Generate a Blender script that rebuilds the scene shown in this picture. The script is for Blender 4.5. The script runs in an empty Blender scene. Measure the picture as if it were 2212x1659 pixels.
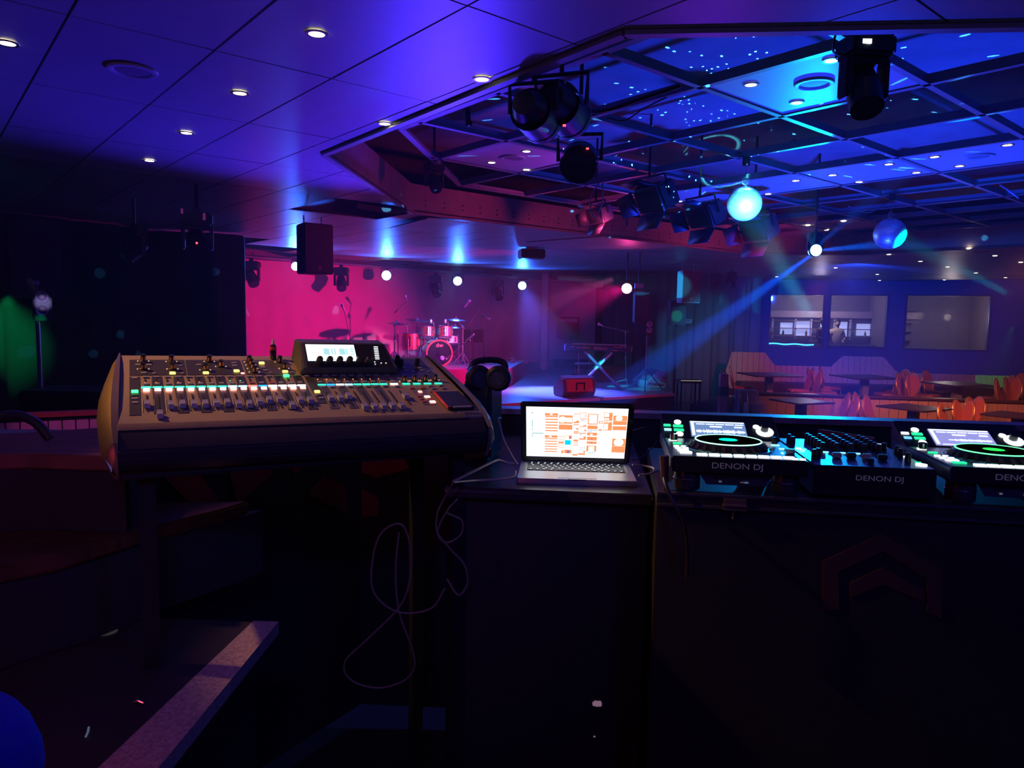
import bpy, bmesh, math, random
from mathutils import Vector, Matrix
random.seed(7)
R = math.radians
scene = bpy.context.scene
COL = scene.collection

# ------------------------------------------------------------------ camera
EYE = 2.25                       # camera height above the dance floor
FPX, CX, CY = 1560.0, 1106.0, 829.5
PITCH, ROLL = math.atan(145 / 1560.0), R(0.92)
Fw = Vector((0, math.cos(PITCH), -math.sin(PITCH)))
Rt = Vector((1, 0, 0)); Up = Vector((0, math.sin(PITCH), math.cos(PITCH)))
Rt, Up = math.cos(ROLL) * Rt + math.sin(ROLL) * Up, -math.sin(ROLL) * Rt + math.cos(ROLL) * Up
cam_d = bpy.data.cameras.new('camera'); cam = bpy.data.objects.new('camera', cam_d); COL.objects.link(cam)
cam_d.sensor_fit = 'HORIZONTAL'; cam_d.sensor_width = 36; cam_d.lens = 36 * FPX / 2212; cam_d.clip_start = .05; cam_d.clip_end = 200
cam.matrix_world = Matrix(((Rt.x, Up.x, -Fw.x, 0), (Rt.y, Up.y, -Fw.y, 0), (Rt.z, Up.z, -Fw.z, EYE), (0, 0, 0, 1)))
scene.camera = cam

def ray(px, py): return Fw + (px - CX) / FPX * Rt - (py - CY) / FPX * Up
def at(px, py, Y):               # point on the sight line at forward distance Y
    d = ray(px, py); d = d * (Y / d.y); d.z += EYE; return d
def on(px, py, z):               # point of the horizontal plane z (relative to the eye)
    d = ray(px, py); d = d * (z / d.z); d.z += EYE; return d
A = R(40); CA, SA = math.cos(A), math.sin(A)
def UV(u, v, z=0): return Vector((u * CA - v * SA, u * SA + v * CA, z + EYE))
def uvof(p): return p.x * CA + p.y * SA, -p.x * SA + p.y * CA

# ------------------------------------------------------------------ world, lights
w = bpy.data.worlds.new('night'); scene.world = w; w.use_nodes = True
w.node_tree.nodes['Background'].inputs[0].default_value = (.12, .10, 1, 1)
w.node_tree.nodes['Background'].inputs[1].default_value = .012
scene.view_settings.view_transform = 'Standard'; scene.view_settings.look = 'None'
scene.view_settings.gamma = 1; scene.view_settings.use_curve_mapping = False
scene.view_settings.exposure = 0
scene.cycles.use_denoising = True
scene.cycles.max_bounces = 5; scene.cycles.diffuse_bounces = 3; scene.cycles.glossy_bounces = 3
scene.cycles.volume_bounces = 0; scene.cycles.transmission_bounces = 4; scene.cycles.transparent_max_bounces = 6
scene.cycles.use_light_tree = True; scene.cycles.caustics_reflective = False; scene.cycles.caustics_refractive = False
scene.cycles.sample_clamp_indirect = 4

HAZE = .008
def lamp(name, kind, loc, color, power, target=None, size=.05, angle=60, blend=.5, dots=False):
    d = bpy.data.lights.new(name, kind); d.color = color; d.energy = power
    if kind in ('POINT', 'SPOT'): d.shadow_soft_size = size
    if kind == 'AREA': d.size = size
    if kind == 'SPOT': d.spot_size = R(angle); d.spot_blend = blend
    o = bpy.data.objects.new(name, d); COL.objects.link(o); o.location = loc
    if target is not None:
        o.rotation_euler = (Vector(target) - Vector(loc)).to_track_quat('-Z', 'Y').to_euler()
    return o
BLUE, CYAN, PINK, WARM = (.03, .07, 1), (.0, .45, 1), (1, .015, .22), (1, .55, .22)
# blue pars on the stage bar (their lenses are built below): they face the room and wash the ceiling in front of them
for px, py, Y in ((640, 578, 14.7), (836, 595, 16.3), (989, 607, 17.7), (1128, 617, 19.4)):
    p = at(px, py, Y - .35); lamp('stage_par_light', 'SPOT', p, (.02, .12, 1), 260, p + Vector((.6, -2.2, .42)), .06, 150, .6)
lamp('pink_par_light', 'SPOT', at(1354, 623, 13.4), (1, .006, .30), 2250, at(680, 780, 15.2), .05, 70, 1)
lamp('pink_par_spill', 'SPOT', at(1354, 623, 13.4), (1, .02, .3), 22, at(1330, 560, 9), size=.06, angle=150, blend=1)
lamp('kit_pink_spot', 'SPOT', at(1330, 600, 12.0), (1, .22, .6), 2600, at(935, 750, 15.6), .04, 17, .8)  # added to brighten the drum kit, no such lamp built
# blue wash thrown up on the ceiling from the stage edge
lamp('blue_floor_wash', 'SPOT', UV(5.2, 7.4, -1.3), (.055, .022, 1), 1300, UV(2.1, 4.9, 1.24), .15, 56, 1)
lamp('violet_wash', 'SPOT', UV(7.0, 5.0, -1.4), (.20, .02, 1), 120, UV(2.6, 1.4, 1.24), .15, 54, 1)
lamp('blue_deck_wash', 'SPOT', UV(7.5, 3.6, -1.2), (.01, .04, 1), 900, UV(7.2, 3.2, 2.0), .15, 125, .6)
lamp('fascia_pink', 'SPOT', UV(6.2, 5.7, 1.0), (1, .05, .22), 42, UV(6.4, 8.0, 1.38), .05, 140, 1)  # added pink light for the far fascia, no fixture there
lamp('pink_panel_spot', 'SPOT', UV(5.6, 4.5, .8), (1, .03, .35), 34, UV(4.5, 5.4, 1.5), .04, 60, .9)  # added below the grid panel to turn it pink
lamp('fascia_pink_right', 'SPOT', UV(10.4, 6.0, 1.0), (1, .05, .22), 34, UV(10.8, 7.9, 1.38), .05, 140, 1)  # second added light, for the right stretch of fascia
lamp('kit_blue_spot', 'SPOT', at(1000, 540, 11.5), (.15, .5, 1), 1500, at(935, 730, 15.6), .04, 13, .8)  # added for bluish highlights on the kit, without a fixture
lamp('stage_blue_wash', 'SPOT', at(1128, 610, 15.0), (.07, .10, 1), 6500, on(1200, 845, -1.45), .1, 58, .9)
# blue moving head over the dance floor: through the far mirror ball, and down left
lamp('mover_beam_down', 'SPOT', at(1757, 548, 8.95), (.0, .09, 1), 52000, at(1445, 770, 10.8), .02, 9, .35)
lamp('mover_ball_beam', 'SPOT', at(1766, 541, 8.95), (0, .10, 1), 34000, at(2250, 496, 8.2), .02, 9, .35)
lamp('mover_up_beam', 'SPOT', at(1762, 535, 8.95), (.0, .10, 1), 5200, at(2090, 250, 7.4), .02, 12, .5)
lamp('ball_pin_spot', 'SPOT', at(1760, 700, 4.4), (.10, .75, 1), 7500, at(1608, 440, 6.8), .04, 6.8, .2)
lamp('ball_pin_spot', 'SPOT', at(2190, 640, 7.8), (.0, .7, 1), 6000, at(1922, 505, 8.6), .04, 9, .5)
lamp('bar_cyan_spot', 'SPOT', at(1758, 534, 8.95), (0, .5, 1), 700, on(1680, 245, 1.5), .02, 13, .6)
# seating
lamp('seating_warm_near', 'SPOT', at(1760, 520, 10.2), (1, .22, .20), 400, at(1900, 880, 13), .2, 60, .9)
lamp('seating_warm_right', 'SPOT', at(2230, 540, 9.6), (1, .24, .13), 420, at(2090, 870, 12.8), .2, 70, .9)
lamp('seating_pink_far', 'SPOT', at(1780, 600, 13.0), (1, .07, .28), 360, at(1660, 800, 17.5), .1, 46, .9)
lamp('window_wall_blue', 'SPOT', at(1840, 600, 15.0), (.01, .06, 1), 1000, at(1850, 700, 22), .1, 80, .8)  # added to turn the window wall bluer, source unseen
lamp('drape_teal', 'SPOT', at(1560, 640, 14.0), (.0, .35, .8), 420, at(1500, 790, 20.0), .1, 46, .9)  # added teal light for the drape, no lamp of its own
lamp('desk_warm_fill', 'SPOT', (-2.0, 1.75, EYE + 1.12), (1, .46, .13), 150, Vector((-.60, 1.80, EYE - .17)), .03, 32, .9)  # added warm light out of view to the left, no desk lamp
lamp('stage_front_pink', 'SPOT', UV(6.6, 3.4, 1.0), (1, .03, .16), 420, on(1180, 850, -1.5), .05, 40, .9)  # added to bring pink onto the stage front, without a fixture
lamp('ledge_cyan_spot', 'SPOT', at(1780, 560, 8.0), (.0, .30, 1), 560, at(1700, 896, 2.8), .03, 16, .9)
# green accents
lamp('green_curtain_spot', 'SPOT', at(20, 640, 8.1), (.0, 1, .25), 260, at(5, 742, 9.35), .03, 40, .9)
lamp('green_stand_spot', 'SPOT', at(130, 705, 5.4), (.0, 1, .4), 22, at(90, 690, 6.7), .02, 3.0, .5)
lamp('ring_lavender_spot', 'SPOT', at(60, 600, 5.2), (.5, .42, 1), 110, at(92, 652, 6.75), .02, 4.4, .4)  # added so the speaker rings show up, no real source
lamp('green_wall_spot', 'SPOT', at(2190, 700, 14.0), (.0, 1, .25), 260, at(2146, 812, 17.9), .02, 9, .15)
lamp('green_stage_spot', 'SPOT', at(1505, 620, 13.5), (.0, 1, .35), 500, at(1436, 722, 19.5), .02, 5, .3)
# added dim fill lights for the control booth, no fixtures there
lamp('desk_blue_fill', 'SPOT', (-.1, -.4, EYE + .8), (.16, .16, 1), 26, Vector((-.5, 1.8, EYE - .2)), .1, 50, .9)
lamp('booth_blue_fill', 'POINT', Vector((1.4, -.2, EYE + .9)), (.05, .07, 1), 20, size=.3)
lamp('booth_red_fill', 'POINT', (-.95, .7, EYE - .55), (1, .10, .16), 1.6, size=.1)
lamp('booth_warm_fill', 'POINT', Vector((-1.2, .2, EYE + 1.0)), (1, .22, .12), 6, size=.3)

# added dotted lamp at the large mirror ball, imitating its reflections on the upper deck
md_ = lamp('mirror_ball_dot_lamp', 'POINT', at(1608, 400, 6.72), (.05, .45, 1), 220, size=0)
md_.data.use_nodes = True; nt = md_.data.node_tree; em_ = nt.nodes['Emission']
tc_ = nt.nodes.new('ShaderNodeTexCoord'); vo_ = nt.nodes.new('ShaderNodeTexVoronoi'); vo_.inputs['Scale'].default_value = 15
lt_ = nt.nodes.new('ShaderNodeMath'); lt_.operation = 'LESS_THAN'; lt_.inputs[1].default_value = .13
ml_ = nt.nodes.new('ShaderNodeMath'); ml_.operation = 'MULTIPLY'; ml_.inputs[1].default_value = 10
nt.links.new(tc_.outputs['Normal'], vo_.inputs['Vector']); nt.links.new(vo_.outputs['Distance'], lt_.inputs[0]); nt.links.new(lt_.outputs[0], ml_.inputs[0]); nt.links.new(ml_.outputs[0], em_.inputs['Strength'])

# ------------------------------------------------------------------ materials
MC = {}
def mat(name, col, rough=.6, metal=0, emit=0, ecol=None, noise=.12, scale=30, bump=0, spec=.5, stretch=None):
    if name in MC: return MC[name]
    m = bpy.data.materials.new(name); m.use_nodes = True; nt = m.node_tree; b = nt.nodes['Principled BSDF']
    b.inputs['Base Color'].default_value = (*col, 1); b.inputs['Roughness'].default_value = rough
    b.inputs['Metallic'].default_value = metal; b.inputs['Specular IOR Level'].default_value = spec
    if emit:
        b.inputs['Emission Color'].default_value = (*(ecol or col), 1); b.inputs['Emission Strength'].default_value = emit
    elif noise:
        tc = nt.nodes.new('ShaderNodeTexCoord'); n = nt.nodes.new('ShaderNodeTexNoise'); n.inputs['Scale'].default_value = scale
        n.inputs['Detail'].default_value = 3
        src = tc.outputs['Object']
        if stretch:
            mp = nt.nodes.new('ShaderNodeMapping'); mp.inputs['Scale'].default_value = stretch; nt.links.new(src, mp.inputs[0]); src = mp.outputs[0]
        nt.links.new(src, n.inputs['Vector'])
        mx = nt.nodes.new('ShaderNodeMix'); mx.data_type = 'RGBA'
        mx.inputs['A'].default_value = (*[c * (1 - noise * 2) for c in col], 1); mx.inputs['B'].default_value = (*[min(1, c * (1 + noise)) for c in col], 1)
        nt.links.new(n.outputs['Fac'], mx.inputs['Factor']); nt.links.new(mx.outputs['Result'], b.inputs['Base Color'])
        if bump:
            bp = nt.nodes.new('ShaderNodeBump'); bp.inputs['Strength'].default_value = bump; bp.inputs['Distance'].default_value = .004
            nt.links.new(n.outputs['Fac'], bp.inputs['Height']); nt.links.new(bp.outputs['Normal'], b.inputs['Normal'])
    MC[name] = m; return m
def glow(name, col, s): return mat(name, col, .5, emit=s, ecol=col)
BLACK = mat('black_plastic', (.018, .018, .022), .42)
BMET = mat('black_metal', (.03, .03, .035), .35, .3)
CHROME = mat('chrome', (.75, .75, .78), .18, 1, noise=.03)
STEEL = mat('grey_steel', (.35, .35, .37), .35, .8)
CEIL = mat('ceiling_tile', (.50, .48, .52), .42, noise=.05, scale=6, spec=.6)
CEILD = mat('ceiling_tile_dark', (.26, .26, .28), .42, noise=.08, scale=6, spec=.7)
TBAR = mat('ceiling_tbar', (.30, .30, .31), .4, noise=.05)
DECK = mat('black_deck', (.42, .42, .46), .8, noise=.2, scale=3)
PANEL = mat('white_panel', (.6, .6, .6), .5, noise=.05)
BOARD = mat('fascia_board', (.42, .34, .30), .65, noise=.15, scale=8)
CARPET = mat('dark_carpet', (.03, .025, .028), .95, bump=.4, scale=120)
FABB = mat('black_drape', (.012, .012, .014), .95, scale=60)
WALLB = mat('dark_wall_paint', (.16, .15, .18), .8, noise=.15, scale=4)
WOOD = mat('pine_board', (.55, .36, .22), .5, noise=.22, scale=5, stretch=(9, 9, 1.2))
WOODD = mat('dark_wood_top', (.10, .05, .035), .35, noise=.3, scale=7, stretch=(1, 8, 1))
CHAIRF = mat('orange_chair_fabric', (.58, .20, .13), .85, bump=.3, scale=90)
GOLD = mat('gold_frame', (.7, .45, .15), .35, .8)
TABLE = mat('dark_table_top', (.07, .05, .05), .35)
LAMPW = glow('warm_lamp_face', (1, .86, .62), 9)
GLASSY = mat('clear_plastic', (.5, .45, .45), .15, noise=0)

# ------------------------------------------------------------------ mesh builder
class MB:
    def __init__(s, T=None): s.v = []; s.f = []; s.T = T or Matrix.Identity(4)
    def add(s, vs, fs, T=None):
        n = len(s.v); T = s.T @ T if T else s.T
        s.v += [T @ Vector(p) for p in vs]; s.f += [[n + i for i in f] for f in fs]; return s
    def box(s, c, d, T=None, rz=0):
        x, y, z = d[0] / 2, d[1] / 2, d[2] / 2
        M = Matrix.Translation(c) @ Matrix.Rotation(rz, 4, 'Z')
        if T: M = T @ M
        return s.add([(i, j, k) for i in (-x, x) for j in (-y, y) for k in (-z, z)],
                     [(0, 1, 3, 2), (4, 6, 7, 5), (0, 4, 5, 1), (2, 3, 7, 6), (0, 2, 6, 4), (1, 5, 7, 3)], M)
    def prism(s, poly, z0, z1, T=None, top=1.0):
        n = len(poly); cx = sum(p[0] for p in poly) / n; cy = sum(p[1] for p in poly) / n
        vs = [(p[0], p[1], z0) for p in poly] + [(cx + (p[0] - cx) * top, cy + (p[1] - cy) * top, z1) for p in poly]
        fs = [list(range(n))[::-1], list(range(n, 2 * n))] + [(i, (i + 1) % n, n + (i + 1) % n, n + i) for i in range(n)]
        return s.add(vs, fs, T)
    def cyl(s, p0, p1, r0, r1=None, n=12, caps=True):
        r1 = r0 if r1 is None else r1; p0 = Vector(p0); p1 = Vector(p1)
        q = (p1 - p0).to_track_quat('Z', 'Y').to_matrix(); vs = []
        for p, r in ((p0, r0), (p1, r1)):
            for i in range(n):
                a = 2 * math.pi * i / n; vs.append(p + q @ Vector((r * math.cos(a), r * math.sin(a), 0)))
        fs = [(i, (i + 1) % n, n + (i + 1) % n, n + i) for i in range(n)]
        if caps: fs += [list(range(n))[::-1], list(range(n, 2 * n))]
        return s.add(vs, fs)
    def tube(s, pts, r, n=8, closed=False):
        pts = [Vector(p) for p in pts]; m = len(pts); vs = []
        prev = Vector((0, 0, 1))
        for i, p in enumerate(pts):
            a = pts[(i - 1) % m] if (i or closed) else p; b = pts[(i + 1) % m] if (i < m - 1 or closed) else p
            t = (b - a).normalized(); x = t.cross(prev)
            if x.length < 1e-4: x = t.cross(Vector((1, 0, 0)))
            x.normalize(); y = x.cross(t).normalized(); prev = y
            rr = r[i] if isinstance(r, (list, tuple)) else r
            vs += [p + rr * (math.cos(2 * math.pi * k / n) * x + math.sin(2 * math.pi * k / n) * y) for k in range(n)]
        fs = []
        for i in range(m if closed else m - 1):
            for k in range(n):
                j = (i + 1) % m; fs.append((i * n + k, i * n + (k + 1) % n, j * n + (k + 1) % n, j * n + k))
        if not closed: fs += [list(range(n))[::-1], [(m - 1) * n + k for k in range(n)]]
        return s.add(vs, fs)
    def lathe(s, prof, T=None, n=20, caps=True):
        vs = []; fs = []; m = len(prof)
        for i in range(n):
            a = 2 * math.pi * i / n
            vs += [(r * math.cos(a), r * math.sin(a), z) for r, z in prof]
        for i in range(n):
            j = (i + 1) % n
            for k in range(m - 1): fs.append((i * m + k, j * m + k, j * m + k + 1, i * m + k + 1))
        if caps and prof[0][0] > 1e-6: fs.append([i * m for i in range(n)][::-1])
        if caps and prof[-1][0] > 1e-6: fs.append([i * m + m - 1 for i in range(n)])
        return s.add(vs, fs, T)
    def sphere(s, c, r, n=16, sc=(1, 1, 1), T=None):
        prof = [(max(0, math.sin(math.pi * k / (n // 2))) * r, -math.cos(math.pi * k / (n // 2)) * r) for k in range(n // 2 + 1)]
        M = Matrix.Translation(c) @ Matrix.Diagonal((*sc, 1))
        return s.lathe(prof, (T @ M) if T else M, n)
    def grid(s, rows):
        n = len(rows[0]); vs = [p for r in rows for p in r]
        return s.add(vs, [(i * n + j, i * n + j + 1, (i + 1) * n + j + 1, (i + 1) * n + j) for i in range(len(rows) - 1) for j in range(n - 1)])
    def mesh(s, name, m, bevel=0, smooth=True):
        me = bpy.data.meshes.new(name); me.from_pydata([tuple(v) for v in s.v], [], s.f); me.validate()
        bm = bmesh.new(); bm.from_mesh(me)
        bmesh.ops.remove_doubles(bm, verts=bm.verts, dist=1e-6); bmesh.ops.recalc_face_normals(bm, faces=bm.faces)
        if bevel: bmesh.ops.bevel(bm, geom=[e for e in bm.edges if e.is_manifold and e.calc_face_angle(0) > .5], offset=bevel, segments=2, affect='EDGES', clamp_overlap=True)
        bm.to_mesh(me); bm.free()
        if smooth:
            me.polygons.foreach_set('use_smooth', [True] * len(me.polygons)); me.set_sharp_from_angle(angle=R(35))
        if m: me.materials.append(m)
        return me
    def build(s, name, m, parent=None, bevel=0, smooth=True, **kw):
        return link(name, s.mesh(name, m, bevel, smooth), parent, **kw)
def link(name, data, parent=None, loc=None, rot=None, label=None, cat=None, group=None, kind=None):
    o = bpy.data.objects.new(name, data); COL.objects.link(o)
    if parent: o.parent = parent
    if loc is not None: o.location = loc
    if rot is not None: o.rotation_euler = rot
    for k, v in (('label', label), ('category', cat), ('group', group), ('kind', kind)):
        if v: o[k] = v
    return o
def thing(name, label, cat, loc=(0, 0, 0), rot=(0, 0, 0), group=None, M=None):
    o = link(name, None, None, loc, rot, label, cat, group); o.empty_display_size = .1
    if M is not None: o.matrix_world = M
    return o
def dup(root, loc=None, rot=None, label=None, group=None, M=None):
    def cp(o, par):
        c = o.copy(); COL.objects.link(c)
        if par: c.parent = par
        for ch in kids.get(o.name, []): cp(ch, c)
        return c
    kids = {}
    def walk(o):
        for ch in o.children: kids.setdefault(o.name, []).append(ch); walk(ch)
    walk(root); r = cp(root, None)
    if loc is not None: r.location = loc
    if rot is not None: r.rotation_euler = rot
    if M is not None: r.matrix_world = M
    if label: r['label'] = label
    if group: r['group'] = group
    return r
def attach(o, par):                        # make a world placed piece a part of a thing
    for k in ('category', 'label', 'group'):
        if k in o: del o[k]
    o.parent = par; o.matrix_parent_inverse = par.matrix_basis.inverted(); return o
def frame(o, yaw, tilt=0, roll=0):        # local x along the width, y into the depth, z out of the surface
    return Matrix.Translation(o) @ Matrix.Rotation(yaw, 4, 'Z') @ Matrix.Rotation(tilt, 4, 'X') @ Matrix.Rotation(roll, 4, 'Y')
def text(name, body, size, m, parent, M, ext=.0006, label=None, sx=1):
    c = bpy.data.curves.new(name, 'FONT'); c.body = body; c.size = size; c.extrude = ext; c.align_x = 'CENTER'; c.align_y = 'CENTER'
    c.materials.append(m); o = link(name, c); bpy.context.view_layer.update()
    me = bpy.data.meshes.new_from_object(o.evaluated_get(bpy.context.evaluated_depsgraph_get())); bpy.data.objects.remove(o)
    me.materials.clear(); me.materials.append(m); o = link(name, me, parent, label=label); o.matrix_local = M @ Matrix.Diagonal((sx, 1, 1, 1)); return o
def bez(pts, n=8):                         # smooth path through points
    P = [Vector(p) for p in pts]; P = [2 * P[0] - P[1]] + P + [2 * P[-1] - P[-2]]; out = []
    for i in range(1, len(P) - 2):
        for k in range(n):
            t = k / n; a, b, c, d = P[i - 1], P[i], P[i + 1], P[i + 2]
            out.append(.5 * ((2 * b) + (c - a) * t + (2 * a - 5 * b + 4 * c - d) * t * t + (3 * b - a - 3 * c + d) * t ** 3))
    out.append(P[-2]); return out
def aim(p, q, up=(0, 0, 1)):               # matrix at p with local -Z... here local +Y points from p to q
    y = (Vector(q) - Vector(p)).normalized(); x = y.cross(Vector(up)).normalized(); z = x.cross(y)
    return Matrix(((x.x, y.x, z.x, p[0]), (x.y, y.y, z.y, p[1]), (x.z, y.z, z.z, p[2]), (0, 0, 0, 1)))

# ================================================================== STRUCTURE
FL, ST, TIER, BOOTH, CZ = 0.0, EYE - 1.45, EYE - 2.0, EYE - 1.65, EYE + 1.24
MB().box((4, 11, -.05), (34, 34, .1)).build('floor', CARPET, kind='structure', label='dark carpeted club floor below the stage')
# ceiling: octagonal recess above the dance floor, tiles around it
OCT = [(2.45, 2.2), (2.55, 5.35), (4.75, 7.6), (12.2, 7.6), (13.45, 6.1), (13.45, 1.6), (11.2, -.6), (5.25, -.6)]
def clip(poly, a, b, keep):                # keep = +1 left of ab, -1 right
    out = []; n = len(poly)
    def sd(p): return keep * ((b[0] - a[0]) * (p[1] - a[1]) - (b[1] - a[1]) * (p[0] - a[0]))
    for i in range(n):
        p, q = poly[i], poly[(i + 1) % n]; dp, dq = sd(p), sd(q)
        if dp >= 0: out.append(p)
        if dp * dq < 0:
            t = dp / (dp - dq); out.append((p[0] + t * (q[0] - p[0]), p[1] + t * (q[1] - p[1])))
    return out
def area(p): return abs(sum(p[i][0] * p[(i + 1) % len(p)][1] - p[(i + 1) % len(p)][0] * p[i][1] for i in range(len(p)))) / 2
def minus_oct(poly, grow=.03):
    pieces = []; cur = poly
    for i in range(len(OCT)):
        a, b = OCT[i], OCT[(i + 1) % len(OCT)]
        d = Vector((b[0] - a[0], b[1] - a[1])).normalized(); nrm = (-d.y * grow, d.x * grow)   # OCT runs clockwise
        a2 = (a[0] + nrm[0], a[1] + nrm[1]); b2 = (b[0] + nrm[0], b[1] + nrm[1])
        outp = clip(cur, a2, b2, 1)
        if len(outp) > 2 and area(outp) > 1e-4: pieces.append(outp)
        cur = clip(cur, a2, b2, -1)
        if len(cur) < 3: break
    return pieces
ceil_back = MB()
ceiling = None
HOLES = {(4, 3), (5, 3), (6, 3)}
cells = []
for i in range(-10, 36):
    for j in range(-4, 11):
        u0, v0 = 1.19 + .6 * i, 3.66 + 1.21 * j
        c = UV(u0 + .3, v0 + .6, 0)
        if c.y < .6 or abs(c.x) / c.y > .95: continue
        if v0 > 15.1 or (c.y > 22.0 - .02 * c.x) or c.x > 15.5 or (c.x < -4.6 and c.y > 11.4 + .35 * (c.x + 4.6)): continue
        cells.append((c.xy.length, i, j, u0, v0))
cells.sort()
holecell = set()
for _, i, j, u0, v0 in cells:
    if j == 3 and 3.5 < u0 + .3 < 4.75: holecell.add((i, j))
    if j == 9 and 8.4 < u0 + .3 < 9.4: holecell.add((i, j))
    full = [(u0, v0), (u0 + .6, v0), (u0 + .6, v0 + 1.21), (u0, v0 + 1.21)]
    if (i, j) in holecell: continue
    for pc in minus_oct(full, .0): ceil_back.prism([(UV(u, v).x, UV(u, v).y) for u, v in pc], CZ + .012, CZ + .03)
ceiling = ceil_back.build('ceiling', mat('ceiling_backing', (.05, .05, .055), .6), kind='structure', label='suspended tile ceiling with an octagonal opening')
tile_l = MB(Matrix.Rotation(A, 4, 'Z')).box((0, 0, .006), (.588, 1.198, .012)).mesh('ceiling_tile', CEIL)
tile_d = MB(Matrix.Rotation(A, 4, 'Z')).box((0, 0, .006), (.588, 1.198, .012)).mesh('ceiling_tile_dark', CEILD)
rest = MB(); cnt = 0
for _, i, j, u0, v0 in cells:
    if (i, j) in holecell: continue
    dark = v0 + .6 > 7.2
    full = [(u0 + .006, v0 + .006), (u0 + .594, v0 + .006), (u0 + .594, v0 + 1.204), (u0 + .006, v0 + 1.204)]
    pcs = minus_oct(full)
    ar = sum(area(p) for p in pcs)
    if ar < .01: continue
    if cnt < 280 or ar < .70:
        cnt += 1
        if ar > .70:
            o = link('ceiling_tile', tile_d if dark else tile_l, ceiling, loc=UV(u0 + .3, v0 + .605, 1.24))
            o.rotation_euler = (random.uniform(-.002, .002), random.uniform(-.002, .002), 0)
        else:
            m = MB()
            for p in pcs: m.prism([(UV(u, v).x, UV(u, v).y) for u, v in p], CZ, CZ + .012)
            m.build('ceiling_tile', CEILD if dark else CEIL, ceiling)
    else:
        for p in pcs: rest.prism([(UV(u, v).x, UV(u, v).y) for u, v in p], CZ, CZ + .012)
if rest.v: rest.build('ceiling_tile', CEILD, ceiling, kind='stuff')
# one tile hanging open, lighter, near the middle of the stage ceiling
m = MB(); a = [(5.0, 7.62), (5.62, 7.62), (5.8, 8.85), (5.18, 8.85)]
m.prism([(UV(u, v).x, UV(u, v).y) for u, v in a], CZ - .05, CZ - .04).build('ceiling_tile', PANEL, ceiling, label='paler tile hanging slightly below the others')
# slab high above
MB().box((5, 11, EYE + 2.12), (34, 34, .1)).build('trim_1', DECK, kind='structure', label='dark upper deck seen through the open grid')
# fascia boards of the octagon
OX = [UV(u, v) for u, v in OCT]
for i in range(8):
    a, b = OX[i], OX[(i + 1) % 8]; d = (b - a).normalized(); n = Vector((d.y, -d.x, 0))
    f = MB().add([(*(a.xy), CZ - .015), (*(b.xy), CZ - .015), (*(b.xy), CZ + .34), (*(a.xy), CZ + .34),
                  (*((a - n * .02).xy), CZ - .015), (*((b - n * .02).xy), CZ - .015), (*((b - n * .02).xy), CZ + .34), (*((a - n * .02).xy), CZ + .34)],
                 [(0, 1, 2, 3), (7, 6, 5, 4), (0, 4, 5, 1), (3, 2, 6, 7), (0, 3, 7, 4), (1, 5, 6, 2)])
    fo = f.build('trim_%d' % (i + 2), BOARD, kind='structure', label='board fascia around the octagonal ceiling opening')
    e = MB(); e.box(((a + b) / 2).to_tuple()[:2] + (CZ - .012,), ((b - a).length, .05, .02), rz=math.atan2(d.y, d.x))
    e.build('edge_bar', TBAR, fo)
    if i in (2, 3):
        bo = MB(); L = (b - a).length
        for k in range(int(L / .28)):
            for zz in (.10, .16):
                p = a + d * (.2 + .28 * k) + n * .0; bo.cyl((p.x, p.y, CZ + zz), (p.x + n.x * .004, p.y + n.y * .004, CZ + zz), .012, n=6)
        bo.build('bolt', BLACK, fo, kind='stuff')
# open grid of T bars in the recess, at rel 1.5
GZ = 1.5
INN = [(3.1, 2.55), (3.15, 5.2), (5.0, 6.95), (11.9, 6.95), (12.8, 5.9), (12.8, 1.8), (10.9, .0), (5.6, .0)]
def chord(fix, isu):                       # extent of a grid line inside INN
    hits = []
    for i in range(8):
        p, q = INN[i], INN[(i + 1) % 8]; k = 0 if isu else 1
        if (p[k] - fix) * (q[k] - fix) < 0:
            t = (fix - p[k]) / (q[k] - p[k]); hits.append(p[1 - k] + t * (q[1 - k] - p[1 - k]))
    return (min(hits), max(hits)) if len(hits) > 1 else None
gridt = thing('ceiling_grid', 'open metal ceiling grid hung in the octagonal recess', 'grid', UV(8, 3.5, GZ))
G0 = UV(8, 3.5, GZ)
def bar(a, b, wd=.045, hh=.065, name='grid_bar'):
    a = UV(*a, GZ) - G0; b = UV(*b, GZ) - G0; d = b - a
    M = Matrix.Translation((a + b) / 2) @ Matrix.Rotation(math.atan2(d.y, d.x), 4, 'Z')
    return MB(M).box((0, 0, 0), (d.length, wd, .008)).box((0, 0, hh / 2), (d.length, .012, hh)).build(name, TBAR, gridt)
for k in range(1, 10):
    u = 3.03 + .992 * k; c = chord(u, True)
    if c: bar((u, c[0]), (u, c[1]))
for k in range(-1, 5):
    v = 1.95 + .992 * k; c = chord(v, False)
    if c: bar((c[0], v), (c[1], v))
for i in range(8): bar(INN[i], INN[(i + 1) % 8], .06, .05)
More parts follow.
